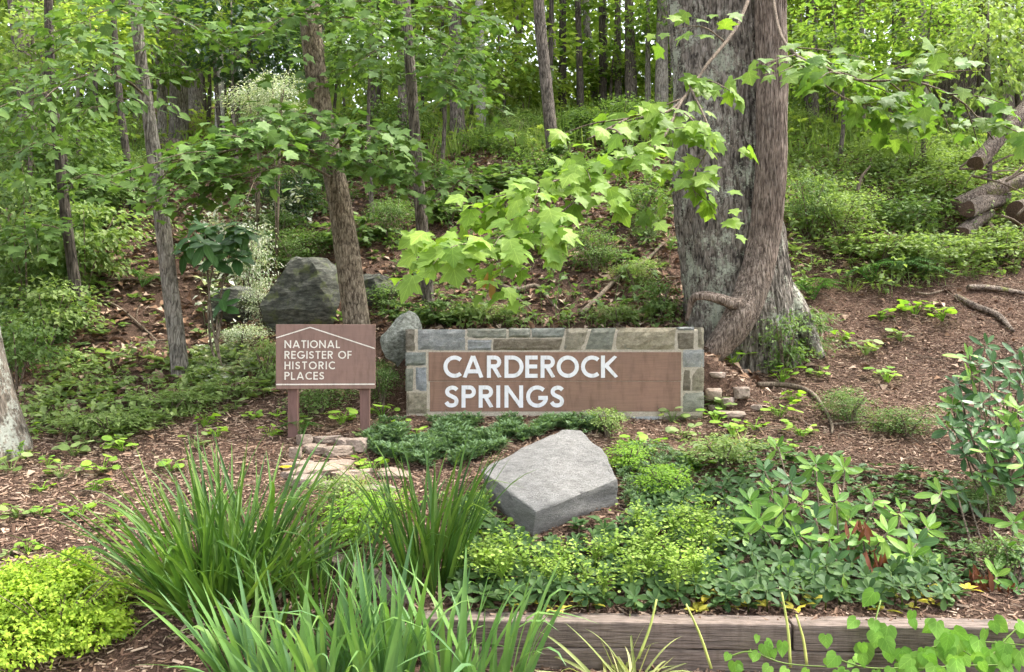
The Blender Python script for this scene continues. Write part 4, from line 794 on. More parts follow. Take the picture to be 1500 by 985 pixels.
SH = [('light green layered shrub filling the left edge below the upper branch', 40, 470, 190, 260, 'broad', 'under'), ('light green shrub around the narrow dark trunk at left', 125, 430, 150, 170, 'broad', 'under_light'),
      ('airy green shrub at the left edge, knee high above the flaring trunk', 25, 575, 120, 130, 'broad', 'under'), ('pale leafy shrub behind the left trunks, under the upper left branch', 60, 300, 200, 160, 'fine', 'under'), ('green shrub right of the narrow dark left trunk', 165, 300, 110, 100, 'fine', 'under_light'),
      ('green shrub in the dark upper left corner', 30, 200, 130, 190, 'broad', 'under'), ('leafy shrub high at left between the broad and slim trunks', 130, 190, 140, 130, 'fine', 'far'), ('sunlit leafy shrub beside the stump', 190, 225, 80, 60, 'fine', 'under_light'),
      ('large dark evergreen shrub with glossy leaves left of the tan trunk', 385, 150, 150, 190, 'fine', 'under_dark'), ('dark evergreen shrub behind the maple bough', 420, 330, 150, 130, 'fine', 'under_dark'), ('shrub with pale variegated leaves above the maple bough', 378, 195, 110, 105, 'fine', 'varieg', None, 'shrub', 12.8),
      ('white-blossomed shrub top showing left of the tan trunk above the bough', 405, 175, 80, 80, 'fine', 'varieg', None, 'shrub', 11.6), ('small white-flecked shrub between sapling and grey boulder', 362, 440, 80, 130, 'fine', 'varieg'), ('white-flecked low shrub beneath the large-leaved sapling', 352, 520, 80, 55, 'fine', 'varieg'), ('green shrub right of the maple bough under the tan trunk', 430, 395, 120, 100, 'fine', 'under'),
      ('mid green shrub right of the tan trunk', 572, 360, 120, 130, 'fine', 'under'), ('low green shrub at the foot of the mossy rock', 565, 460, 90, 80, 'broad', 'under'), ('leafy bush behind the left end of the stone sign', 640, 478, 110, 70, 'maple', 'under'), ('fern-like bush behind the stone sign, left middle', 705, 476, 110, 55, 'narrow', 'under_light'),
      ('light small-leaved bush under the maple branch, right', 872, 400, 130, 110, 'fine', 'under'), ('leafy bush behind the stone sign right of the fallen limb', 905, 478, 90, 55, 'narrow', 'under_light'), ('leafy bush against the left foot of the great tree', 965, 470, 100, 110, 'broad', 'under'),
      ('dark leafy shrub on the slope left of the great tree', 940, 330, 140, 110, 'broad', 'under'), ('blue-green maple seedlings on the slope above the sign middle', 730, 285, 150, 80, 'maple', 'under'), ('low green shrub on the shaded bank below the bending trunk', 790, 262, 130, 70, 'broad', 'under'), ('shrub at the foot of the crest trunk', 640, 290, 120, 90, 'broad', 'under'),
      ('dark shrub above the maple branch near the great tree', 905, 215, 140, 90, 'fine', 'under'), ('shrub on the shaded slope left of the crest trunk', 570, 230, 120, 100, 'broad', 'under'), ('shrub on the dim slope between slender and crest trunks', 660, 330, 100, 70, 'maple', 'under'), ('leafy bush tucked between the great tree stem and its roots at right', 1148, 552, 90, 120, 'broad', 'under'),
      ('green bush leaning on the right side of the great tree', 1185, 345, 90, 110, 'fine', 'under'), ('low bush at the right foot of the great tree', 1185, 520, 90, 80, 'narrow', 'under'), ('pale green bush on the right slope near the rough trunk', 1335, 260, 150, 90, 'fine', 'under_light'),
      ('light bush below the diagonal fallen log', 1440, 260, 110, 70, 'fine', 'under_light'), ('bush in front of the cut logs', 1330, 345, 150, 80, 'broad', 'under'), ('bush below the cut logs at the right edge', 1470, 385, 110, 60, 'broad', 'under_light'),
      ('sunlit bush behind the right maple branch', 1210, 190, 150, 150, 'fine', 'far'), ('leafy bush behind the thick rough trunk', 1470, 200, 150, 180, 'fine', 'far'), ('bush in the gap left of the rough trunk', 1300, 190, 130, 130, 'fine', 'far'), ('sunlit shrub on the crest left of the great tree', 930, 180, 130, 120, 'fine', 'far2'),
      ('sunlit shrub on the crest behind the bending trunk', 770, 180, 140, 110, 'fine', 'far2'), ('sunlit shrub on the crest right of the tan trunk', 545, 170, 120, 120, 'fine', 'far'), ('ground shrub above the grey boulder', 470, 372, 90, 60, 'broad', 'under'),
      ('narrow-leaved bright plants above the mulch at left', 160, 640, 120, 46, 'narrow', 'under_light'), ('narrow-leaved bright plants below the slim trunk', 250, 612, 120, 44, 'narrow', 'under_light'),
      ('bright low plants below the sapling foot', 330, 590, 80, 44, 'broad', 'under_light'), ('leafy plant just left of the register sign', 388, 560, 60, 70, 'narrow', 'under_light'), ('dark low shrub between the register sign posts', 470, 605, 110, 56, 'fine', 'under'), ('leafy shrub between the register sign and the lichen rock', 560, 600, 60, 90, 'fine', 'under'),
      ('dense pale shrub at the left edge, mid height', -5, 420, 160, 200, 'broad', 'under_light'), ('pale green shrub low at the left behind the flaring trunk', 70, 520, 140, 130, 'broad', 'under_light'),
      ('light shrub midway up the left slope beneath the oval-leaved branch', 110, 350, 180, 130, 'broad', 'under'), ('pale small-leaved bush left of the great tree foot', 930, 425, 100, 80, 'fine', 'under_light'), ('pale bush mid-slope right of the great tree', 1230, 350, 130, 80, 'fine', 'under_light'),
      ('pale bush on the right slope below the rough trunk', 1400, 300, 150, 80, 'broad', 'under_light'), ('broad-leaved pale bush right of the fern bank', 1410, 390, 130, 50, 'broad', 'under_light'), ('pale bush below the hooked stick', 1290, 390, 140, 60, 'broad', 'under_light'), ('pale-flecked shrub leaning over the left side of the dark boulder', 385, 482, 60, 80, 'fine', 'varieg'), ('green shrub hanging over the top of the dark boulder', 415, 402, 90, 60, 'broad', 'under'), ('green weeds behind the boulder right side', 920, 690, 80, 50, 'broad', 'weed'), ('bright yellow-green weeds at the boulder right corner', 975, 730, 90, 60, 'broad', 'weed'), ('green plant in front of the sign right half', 890, 640, 60, 50, 'broad', 'under_light'), ('bright weeds between the strap-leaf clumps', 520, 800, 120, 90, 'broad', 'weed'),
      ('green weeds behind the tall strap-leaf clump', 500, 760, 100, 70, 'broad', 'under_light'), ('weeds below the tan flat slab', 560, 770, 90, 60, 'broad', 'weed'), ('low bush on the mulch right of the rock pile by the sign', 1245, 620, 90, 60, 'fine', 'under'), ('pale low bush on the mulch above the rhododendron', 1330, 640, 110, 50, 'fine', 'under'),
      ('low leafy plants behind the rhododendron, left', 1060, 690, 110, 60, 'broad', 'under_light'), ('leafy ground plants between rhododendron and right edge', 1440, 760, 110, 60, 'fine', 'under'), ('green low plants at the right edge above the timbers', 1480, 850, 90, 70, 'broad', 'under')]
for s in SH:
    if 400 < s[1] < 1000 and 240 < s[2] < 482: s = s[:3] + (s[3] * .74, s[4] * .7) + s[5:]
    shrub(*s)
# filler on the shaded slope, alike and scattered
for i, p in enumerate(ground_pts(105, 9.6, 18.5, k=.64)):
    u, v = proj(p[None]); 
    if (abs(u[0] - 1080) < 110 and p[1] < 12) or (u[0] > 1130 and v[0] > 400) or (110 < u[0] < 400 and 210 < v[0] < 520) or (600 < u[0] < 700 and 200 < v[0] < 300) or (u[0] > 1360 and 280 < v[0] < 420) or (u[0] > 1150 and rng.random() < .75) or (450 < u[0] < 990 and v[0] > 260 and rng.random() < .4) or (380 < u[0] < 520 and 370 < v[0] < 500): continue
    zone = 'on the left bank beside the slim grey trunk' if u[0] < 270 else 'on the bank around the tan trunk' if u[0] < 600 else 'on the bank above the stone sign' if u[0] < 1000 else 'on the bank right of the great tree'
    shrub('small green shrub ' + zone, float(u[0]), float(v[0]), rng.uniform(55, 110), rng.uniform(35, 70), ['broad', 'fine', 'maple', 'narrow'][i % 4], 'under_light' if u[0] > 1150 else ['under', 'under', 'under_light', 'under'][(i // 2) % 4], 'small shrubs ' + zone, 'small_shrub')

# ------------------------------------------------------------------ forest floor cover
def cover(name, label, cat, n, y0, y1, poly, tmpl, ls, mat, k=5, lift=.03, up=.5, kk=.68, xr=None, gaps=None):
    c = ground_pts(n, y0, y1, poly, kk, xr)
    if gaps is not None:
        nv = np.array([mn.noise(Vector((p[0] * 4.5, p[1] * 4.5, 3.3))) for p in c]); c = c[nv > gaps]; nv = nv[nv > gaps]; c[:, 2] += np.clip(nv - gaps, 0, .6) * .05
    N = len(c); q = np.repeat(np.arange(N), k); a = rng.uniform(0, 6.28, N * k); d = np.stack([np.cos(a), np.sin(a), up * rng.uniform(.2, 1.2, N * k)], 1)
    s = ls * np.repeat(rng.uniform(.6, 1.4, N), k) * rng.uniform(.7, 1.2, N * k); pos = c[q] + d * s[:, None] * .15 + np.array([0, 0, 1.]) * (lift * rng.uniform(.2, 1.6, N))[q][:, None]
    V, T, r = scatter(*tmpl, pos, frames(d, np.array([0, 0, 1.]) + rdir(N * k) * .3), s); r = np.repeat(np.repeat(rng.random(N), k) * .6 + rng.random(N * k) * .4, len(tmpl[0]))
    return tag(add(name, mk(name, V, T, r), M[mat], kind='stuff'), label, cat)
RS = [(1150, 200), (1500, 200), (1500, 400), (1400, 420), (1300, 440), (1200, 430), (1150, 480)]
cover('ground_cover', 'pale green leafy ground cover over the right-hand slope', 'ground cover', 2600, 9.5, 19, RS, L_LOW, .075, 'under_light', 6, .12)
cover('slope_seedlings', 'sparse green seedlings over the leaf litter of the middle slope', 'ground cover', 1500, 9, 19, [(120, 190), (980, 190), (1000, 480), (560, 480), (380, 500), (100, 520)], L_LOW, .10, 'under', 5, .08)
cover('crest_undergrowth', 'fresh green undergrowth along the crest of the hill', 'ground cover', 4200, 16, 27, None, L_LOW, .11, 'far2', 6, .3)
cover('toe_plants', 'low green plants along the foot of the left slope', 'ground cover', 260, 6, 10, [(30, 560), (120, 520), (400, 540), (400, 590), (270, 625), (180, 655), (60, 640)], L_ROUND, .07, 'under_light', 6, .07)
cover('bed_filler', 'small green leaves filling the soil between the spurge and rhododendron plants', 'ground cover', 900, 4.4, 7.2, [(660, 740), (700, 735), (770, 800), (905, 765), (960, 700), (1010, 660), (1120, 640), (1250, 690), (1420, 700), (1420, 900), (660, 900)], L_OVAL, .06, 'spurge', 6, .05)
cover('creeping_groundcover', 'dark blue-green creeping evergreen carpet in front of the stone sign', 'ground cover', 6500, 6.2, 8.0, [(533, 652), (556, 626), (640, 622), (760, 622), (870, 619), (895, 630), (872, 646), (820, 632), (740, 662), (650, 694), (555, 676)], L_LOWN, .045, 'creeper', 9, .05, .9, gaps=-.22)
cover('boulder_side_carpet', 'fine green creeping carpet right of the boulder', 'ground cover', 700, 5.4, 7.0, [(900, 670), (960, 650), (1010, 690), (1000, 740), (915, 750)], L_LOWN, .035, 'creeper', 9, .06, .9)
cover('pale_groundcover', 'silvery speckled ground cover at the foot of the large-leaved sapling', 'ground cover', 420, 7.5, 10, [(285, 515), (360, 512), (385, 545), (330, 568), (285, 562)], L_ROUND, .05, 'varieg', 6, .05)
def tangle(label, n, y0, y1, poly, hmax, ls, mat, kk=.68):
    """low wild plants: arching stems with leaves along them"""
    c = ground_pts(n, y0, y1, poly, kk); n = len(c); m = 9; a = rng.uniform(0, 6.28, n); h = hmax * rng.uniform(.2, 1.0, n) ** 1.3; lean = rng.uniform(.1, .9, n)
    top = c + np.stack([np.cos(a) * h * lean, np.sin(a) * h * lean, h], 1); t = rng.uniform(.3, 1.05, (n, m)); sag = (1 - t) * t * .5
    pos = c[:, None] * (1 - t)[..., None] + top[:, None] * t[..., None]; pos[..., 2] += sag * h[:, None]; pos = pos.reshape(-1, 3) + rng.normal(size=(n * m, 3)) * .03
    d = rdir(n * m, .5) + np.array([0, 0, -.25]); s_ = ls * np.repeat(rng.uniform(.6, 1.35, n), m) * rng.uniform(.7, 1.2, n * m)
    V, T, r = scatter(*L_LOW, pos, frames(d, np.array([0, -.15, 1.]) + rdir(n * m) * .5), s_); r = np.repeat(np.repeat(rng.random(n), m) * .5 + rng.random(n * m) * .5, 5)
    mid = (c + top) / 2 + np.stack([0 * h, 0 * h, h * .12], 1); w_ = .003; q = np.stack([c + [w_, 0, 0], c - [w_, 0, 0], c + [0, w_, 0], mid + [w_, 0, 0], mid - [w_, 0, 0], mid + [0, w_, 0], top], 1).reshape(-1, 3)
    f = np.array([(0, 1, 4), (0, 4, 3), (1, 2, 5), (1, 5, 4), (2, 0, 3), (2, 3, 5), (3, 4, 6), (4, 5, 6), (5, 3, 6)]); F_ = (f[None] + (np.arange(n) * 7)[:, None, None]).reshape(-1, 3)
    V, T, r = join([(V, T, r), (q, F_, np.full(len(q), .9))]); tag(add('undergrowth', mk('undergrowth', V, T, r), M[mat], kind='stuff'), label, 'undergrowth')
tangle('tangled light green undergrowth over the left bank', 1250, 8.8, 17, [(0, 190), (210, 190), (200, 300), (140, 330), (130, 400), (100, 520), (0, 560)], .75, .105, 'under')
tangle('tangled mid green undergrowth over the bank behind the signs', 560, 8.6, 18, [(330, 190), (1000, 190), (1000, 478), (600, 478), (520, 380), (330, 400)], .55, .095, 'under')
tangle('pale tangled undergrowth over the right-hand bank', 1500, 9.5, 19, RS, .5, .085, 'under_light')
tangle('pale-leaved wild plants flecking the bank around the sapling and boulder', 170, 8.8, 14, [(300, 200), (440, 200), (460, 360), (380, 400), (350, 500), (290, 520), (290, 300)], .6, .09, 'varieg')
tangle('broad-leaved wild plants along the foot of the left bank', 270, 7.0, 9.6, [(20, 600), (100, 520), (400, 520), (405, 585), (270, 620), (150, 660), (30, 650)], .26, .075, 'under_light')
tangle('wild plants springing up just behind the stone sign', 90, 8.5, 9.6, [(560, 430), (1000, 430), (1000, 482), (560, 482)], .30, .08, 'under_light')
def grass():
    n = 9000; c = ground_pts(n, 15.5, 24, None, .66); u, v = proj(c); c = c[(u > 520) | (rng.random(n) < .35)]; n = len(c)
    d = rdir(n) * .45 + np.array([0, 0, 1.]); V, T, r = scatter(*L_NEEDLE, c, frames(d, rdir(n) + np.array([0, -1., 0])), np.stack([rng.uniform(.10, .2, n), rng.uniform(.25, .7, n), np.ones(n) * .2], 1))
    tag(add('woodland_grass', mk('woodland_grass', V, T, r), M['grass'], kind='stuff'), 'sunlit tall grass on the crest among the tree trunks', 'grass')
grass()
def litter():
    n = 30000; c = ground_pts(n, 8.4, 21, None, .68); n = len(c); u, v = proj(c); c = c[~((u > 1120) & (v > 395) & (rng.random(n) < .93))]; n = len(c); d = rdir(n, .35); c[:, 2] += .02
    tv, tf = L_LOW; tv = tv * np.array([1, 1, 2.2]); V, T, r = scatter(tv, tf, c, frames(d, np.array([0, 0, 1.]) + rdir(n) * .55), rng.uniform(.07, .17, n))
    tag(add('leaf_litter', mk('leaf_litter', V, T, r), M['litter'], kind='stuff'), 'brown fallen leaves covering the wooded slope', 'leaves')
    pr = np.array([(-.5, -.5, 0), (.5, -.5, 0), (0, -.5, .8), (-.5, .5, 0), (.5, .5, 0), (0, .5, .8)]); pf = np.array([(0, 1, 4), (0, 4, 3), (1, 2, 5), (1, 5, 4), (2, 0, 3), (2, 3, 5), (0, 2, 1), (3, 4, 5)])
    n = 95000; c = ground_pts(n, 3.6, 11.5, None, .68); n = len(c); c[:, 2] += .004
    c = c[~((c[:, 1] > 8.9) & (c[:, 0] < 1.2))]; n = len(c)
    V, T, r = scatter(pr, pf, c, frames(rdir(n, .25), np.array([0, 0, 1.]) + rdir(n) * .5), np.stack([rng.uniform(.004, .012, n), rng.uniform(.010, .058, n), rng.uniform(.004, .01, n)], 1))
    tag(add('bark_mulch', mk('bark_mulch', V, T, r), M['chip'], kind='stuff'), 'shredded brown bark mulch spread over the beds', 'mulch')
    n = 5600; c = ground_pts(n, 3.6, 10.5, None, .68); c[:, 2] += .008; c = c[~((c[:, 1] > 8.9) & (c[:, 0] < 1.2))]; n = len(c)
    V, T, r = scatter(pr, pf, c, frames(rdir(n, .3), np.array([0, 0, 1.]) + rdir(n) * .6), np.stack([rng.uniform(.010, .022, n), rng.uniform(.03, .11, n), rng.uniform(.006, .014, n)], 1))
    tag(add('bark_pieces', mk('bark_pieces', V, T, r), M['chip'], kind='stuff'), 'coarser strips of bark lying on the mulch', 'mulch')
    n = 420; c = ground_pts(n, 4.6, 9.5, None, .66); c[:, 2] += .015; V, T, r = scatter(tv, tf, c, frames(rdir(n, .3), np.array([0, 0, 1.]) + rdir(n) * .5), rng.uniform(.04, .10, n))
    tag(add('stray_leaves', mk('stray_leaves', V, T, r), M['litter'], kind='stuff'), 'stray dry leaves scattered on the mulch', 'leaves')
    # thin dead twigs lying about
    n = 620; c = ground_pts(n, 5.5, 18, None, .66); parts = []
    for p in c:
        d = rdir(1, .3)[0] * rng.uniform(.1, .45); e = p + d; e[2] = H(e[0], e[1]) + .03; mid = (p + e) / 2 + rng.normal(size=3) * .03; parts.append(tube([p + np.array([0, 0, .02]), mid + np.array([0, 0, .03]), e], [.005, .005, .002], 4, 4, cap=False))
    V, T, _ = join(parts); tag(add('dead_twigs', mk('dead_twigs', V, T), M['twig'], kind='stuff'), 'fine dead twigs strewn over the slope', 'twigs')
litter()

# ------------------------------------------------------------------ fallen wood, stump, bare limbs
def limb(name, label, pts, w, mat='twig', d=None, cat='branch', lift=.03, seg=10, rings=30, fur=.05):
    path = []
    for px, py in pts:
        g = G(px, py) if d is None else P(px, py, d); path.append(g + Vector((0, 0, lift)))
    k = F / path[0].y; w = [q * (1 - .45 * i / (len(w) - 1)) for i, q in enumerate(w)]; V, T, _ = tube(path, [q / k / 2 for q in w], rings, seg, fur * 1.6, 7, .8, .35, rng.uniform(0, 9)); c = np.array(path[0])
    o = add(name, mk(name, V - c, T, None, True), M[mat]); o.location = path[0]; return tag(o, label, cat)
limb('fallen_limb', 'bare grey limb slanting down to the stone sign right of the maple branch', [(850, 468), (880, 440), (915, 405), (945, 390), (968, 366)], [8, 9, 10, 9, 8], lift=.06)
limb('fallen_limb', 'bare crooked limb lying behind the stone sign middle', [(722, 418), (752, 432), (786, 426), (806, 448), (818, 462)], [7, 9, 8, 7, 5], lift=.06)
limb('fallen_limb', 'thin bare stick behind the crooked limb above the stone sign', [(745, 440), (770, 452), (790, 478)], [4, 4, 3], lift=.05)
limb('fallen_limb', 'dark root-like limb on the slope right of the slender trunk', [(650, 385), (675, 402), (688, 420)], [8, 9, 6])
limb('fallen_limb', 'long thin stick lying on leaf litter left of the slim trunk', [(130, 440), (170, 452), (205, 480), (232, 505)], [4, 4, 4, 3])
limb('fallen_limb', 'curved thin stick high on the leafy slope at left', [(110, 335), (145, 337), (170, 360), (192, 388)], [4, 4, 4, 3])
limb('fallen_limb', 'pale stick near the foot of the slim trunk', [(185, 510), (215, 505), (246, 501)], [4, 4, 3])
limb('fallen_limb', 'bare crooked root running over mulch right of the rock pile', [(1110, 568), (1150, 568), (1185, 578), (1205, 600), (1218, 625), (1219, 640)], [7, 8, 8, 7, 6, 5])
limb('fallen_limb', 'thin bare stick lying across mulch toward the rhododendron', [(1219, 627), (1270, 624), (1310, 630), (1345, 652)], [4, 4, 4, 3])
limb('fallen_limb', 'pale upright root hooking over the mulch right of the great tree', [(1178, 460), (1196, 463), (1206, 485), (1200, 512)], [7, 6, 5, 4], lift=.05)
for q_ in range(16):
    p_ = ground_pts(1, 9.4, 15, [(110, 300), (990, 260), (1000, 470), (560, 470), (380, 500), (120, 520)], .68)[0]; u_, v_ = proj(p_[None]); a_ = rng.uniform(-.7, .7); L_ = rng.uniform(35, 90); e_ = (float(u_[0]) + L_ * math.cos(a_), float(v_[0]) + L_ * .55 * math.sin(a_))
    limb('fallen_stick', 'thin bare stick lying in leaf litter on the wooded bank', [(float(u_[0]), float(v_[0])), ((float(u_[0]) + e_[0]) / 2, (float(v_[0]) + e_[1]) / 2 - rng.uniform(0, 6)), e_], [4, 3.5, 3], lift=.05, rings=10, seg=6)['group'] = 'bare sticks lying on the wooded bank'
limb('mossy_root', 'moss-covered log lying on the mulch at the right edge, upper', [(1418, 428), (1450, 428), (1500, 436)], [9, 11, 11], 'log', lift=.05)
limb('mossy_root', 'moss-covered root curving down the mulch at the right edge, lower', [(1400, 440), (1430, 455), (1462, 468), (1485, 492)], [8, 11, 12, 8], 'log', lift=.05)
limb('mossy_root', 'dark thin branch on the mulch below the ferns', [(1342, 434), (1360, 436), (1382, 430)], [4, 4, 3], lift=.04)
limb('fallen_limb', 'hooked pale stick in the ground cover of the right slope', [(1256, 282), (1262, 262), (1275, 245)], [5, 5, 4], d=13.0, lift=0.02)
def logs():
    g = G(1432, 352); D = g.y
    def log(label, a, b, w0, w1, da, db, mat='log'):
        A_, B_2 = P(*a, D + da), P(*b, D + db); k = F / D; V, T, _ = tube([A_, (A_ + B_2) / 2 + Vector((0, 0, .02)), B_2], [w0 / k / 2, (w0 + w1) / 2 / k / 2, w1 / k / 2], 40, 22, .10, 9, .7, .35, rng.uniform(0, 9), cap=False); c = np.array(A_)
        r = root('cut_log', label, 'log', A_); add('bark', mk('bark', V - c, T, None, True), M[mat], r)
        n = 22; V0 = V[:n] - c; ctr = V0.mean(0); ax = np.array(tuple((A_ - B_2).normalized())); VV = np.vstack([V0 * .985 + ctr * .015, [ctr + ax * .01]]); add('cut_end', mk('cut_end', VV, [(i, (i + 1) % n, n) for i in range(n)]), M['cutwood'], r)
    log('round dark cut log end in the brush at right', (1416, 308), (1470, 292), 22, 24, -.1, .8)
    log('sawn log lying below the round log end at right', (1410, 342), (1448, 316), 18, 20, -.25, .6)
    log('leaning broken log rising to the right edge in front of the wood', (1428, 240), (1530, 130), 24, 20, -.4, .2)
    log('short weathered log crossing behind the round cut end', (1400, 300), (1500, 262), 18, 22, .25, .6)
    log('big mossy log butting in from the right edge above the bush', (1488, 312), (1600, 280), 32, 36, .1, .6)
logs()
for q_ in range(9):
    dl_ = 12.2; x0_, y0_ = rng.uniform(1400, 1490), rng.uniform(240, 330); a_ = rng.uniform(-.9, .9); L_ = rng.uniform(40, 90)
    limb('dead_branch', 'bare dead branch in the brush heap around the cut logs', [(x0_, y0_), (x0_ + L_ * .5 * math.cos(a_), y0_ - L_ * .5 * math.sin(a_) - 4), (x0_ + L_ * math.cos(a_), y0_ - L_ * math.sin(a_))], [4, 3.5, 2.5], d=dl_ + rng.uniform(-.3, .3), rings=12, seg=6)['group'] = 'dead branches around the cut logs'
def stump():
    g = G(254, 228); k = F / g.y; r = root('tree_stump', 'reddish-brown tree stump on the slope right of the slim grey trunk', 'stump', g); R = 20 / k
    V, T, _ = tube([(0, 0, -.1), (0, 0, .12), (0, 0, .32)], [R * 1.15, R, R * .95], 10, 24, .08, 9, 1, .2, 4, cap=False); add('bark', mk('bark', V, T, None, True), M['log'], r)
    V0 = V[-24:]; VV = np.vstack([V0, [V0.mean(0)]]); add('cut_top', mk('cut_top', VV, [(i, (i + 1) % 24, 24) for i in range(24)]), M['cutwood'], r)
stump()

# ------------------------------------------------------------------ strap-leaved clumps (each blade a leaf of its own)
def blade_mesh(a0, bend, pw, w=.045, n=10, kink=None, mat=None):
    t = np.linspace(0, 1, n); ang = a0 + bend * t ** pw
    if kink: ang = ang + (t > kink) * 1.2
    st = np.r_[0, np.cumsum((np.sin(ang)[:-1] + np.sin(ang)[1:]) / 2)] / (n - 1); ct = np.r_[0, np.cumsum((np.cos(ang)[:-1] + np.cos(ang)[1:]) / 2)] / (n - 1)
    wd = w * np.clip(1 - t ** 2.6, .0, 1) * (.55 + .45 * np.minimum(1, t * 4)) / 2 + .0004; V = []
    for i in range(n): V += [(st[i], -wd[i], ct[i]), (st[i] + wd[i] * .35 * math.cos(ang[i]), 0, ct[i] - wd[i] * .35 * math.sin(ang[i])), (st[i], wd[i], ct[i])]
    T = []
    for i in range(n - 1): a = 3 * i; T += [(a, a + 1, a + 4, a + 3), (a + 1, a + 2, a + 5, a + 4)]
    return mk('leaf', V, T, None, True, mat)
BL = [blade_mesh(.02, b, p) for b, p in ((.12, 2), (.3, 2), (.55, 2.2), (.9, 2.6), (.25, 1.2), (.05, 1), (1.5, 3), (2.3, 3.2))]
BLK = [blade_mesh(.02, .5, 2, kink=k) for k in (.6, .75)]
def clump(name, label, cx, cy, n, hgt, spread, tilt, mat, widths=(.7, 1.2), group=None, lean=(0, 0), bias=None, cat='plant', zs=(.55, 1.08)):
    z = gz(cx, cy); r = root(name, label, cat, (cx, cy, z), group)
    for i in range(n):
        a = rng.uniform(0, 6.28); rr = spread * math.sqrt(rng.random()); ox, oy = rr * math.cos(a), rr * math.sin(a); h = hgt * rng.uniform(*zs)
        out = math.atan2(oy + lean[1] + rng.normal(0, spread * .5), ox + lean[0] + rng.normal(0, spread * .5)); tl = abs(rng.normal(0, tilt)) * .7 + tilt * rr / spread * .8
        p = rng.choice(8, p=[.16, .20, .18, .15, .13, .05, .08, .05]) if rng.random() > .06 else 8; me = BL[p] if p < 8 else BLK[i % 2]; wd = rng.uniform(*widths)
        Mx = Matrix.Translation((ox, oy, gz(cx + ox, cy + oy) - z - .02)) @ Matrix.Rotation(out, 4, 'Z') @ Matrix.Rotation(tl, 4, 'Y') @ Matrix.Rotation(rng.uniform(-.9, .9), 4, 'Z') @ Matrix.Diagonal((h, wd, h, 1))
        add('leaf', me, M[mat], r, Mx)
    return r
c1 = G(322, 880); clump('daylily_clump', 'big clump of dark green arching strap leaves left of centre', c1.x, c1.y + .05, 285, 1.0, .30, .48, 'daylily', (.40, .78), zs=(.45, 1.08))
c2 = G(632, 862); clump('daylily_clump', 'upright dark green strap-leaf clump left of the boulder', c2.x - .02, c2.y + .05, 100, .93, .16, .24, 'daylily', (.38, .7))
c3 = G(470, 870); clump('daylily_clump', 'loose green strap leaves between the two dark clumps', c3.x, c3.y - .1, 75, .66, .26, .36, 'daylily', (.35, .7))
clump('iris_clump', 'grey-green iris fan leaning left at the bottom edge, nearest the chartreuse shrub', -1.30, 3.95, 42, .72, .10, .50, 'iris', (.55, 1.0), lean=(-.10, .03))
clump('iris_clump', 'dense grey-green iris fan at the bottom edge under the dark clump', -.93, 3.85, 58, .74, .16, .28, 'iris', (.5, .98))
clump('iris_clump', 'dense grey-green iris fan at the bottom edge left of the timbers', -.62, 3.95, 66, .80, .15, .24, 'iris', (.5, .98))
clump('iris_clump', 'iris fan with straight leaves at the left end of the timbers', -.30, 3.90, 30, .80, .10, .20, 'iris', (.5, .98))
clump('iris_clump', 'iris fan with tall spears crossing the left part of the timbers', -.06, 3.88, 28, .78, .12, .26, 'iris', (.5, .98), lean=(.03, 0))
c4 = G(215, 862); clump('liriope_tuft', 'low drooping tuft of straw-striped grass behind the chartreuse shrub', c4.x, c4.y, 70, .34, .09, .95, 'strawy', (.18, .3))
c5 = G(522, 712); clump('liriope_tuft', 'small tuft of yellowing grass over the flat slab', c5.x, c5.y, 40, .22, .04, .8, 'strawy', (.15, .25))
c6 = G(1086, 655); clump('liriope_tuft', 'tuft of yellow-striped grass below the rocks by the sign', c6.x, c6.y, 55, .25, .06, .9, 'strawy', (.16, .28))
clump('cut_daylily', 'flattened yellow-green daylily leaves sprawling before the timbers', .58, 4.12, 60, .46, .12, 1.15, 'strawy', (.25, .5))
c7 = G(1248, 425); clump('grass_tuft', 'small grass tuft on the bank below the ferns', c7.x, c7.y, 40, .25, .05, .6, 'grass', (.12, .2))
# pale bare stalks leaning over the timbers
for i, (a, b) in enumerate([((1005, 885), (1042, 980)), ((1145, 868), (1158, 978)), ((1166, 900), (1182, 975)), ((962, 878), (935, 965)), ((1474, 912), (1470, 982))]):
    A_, B_2 = P(*a, 4.28), P(*b, 4.18); V, T, _ = tube([B_2, (A_ + B_2) / 2 + Vector((.01, 0, 0)), A_], [.008, .007, .005], 8, 6); o = add('flower_stalk', mk('flower_stalk', V - np.array(B_2), T, None, True), M['stalk']); o.location = B_2
    tag(o, ['bare pale stalk leaning left against the timbers, middle', 'tall pale stalk against the timber joint, left of the pair', 'shorter pale stalk at the timber joint, right of the pair', 'bare pale stalk leaning right over the sprawling yellow leaves', 'pale stalk at the right end of the timbers'][i], 'stalk')

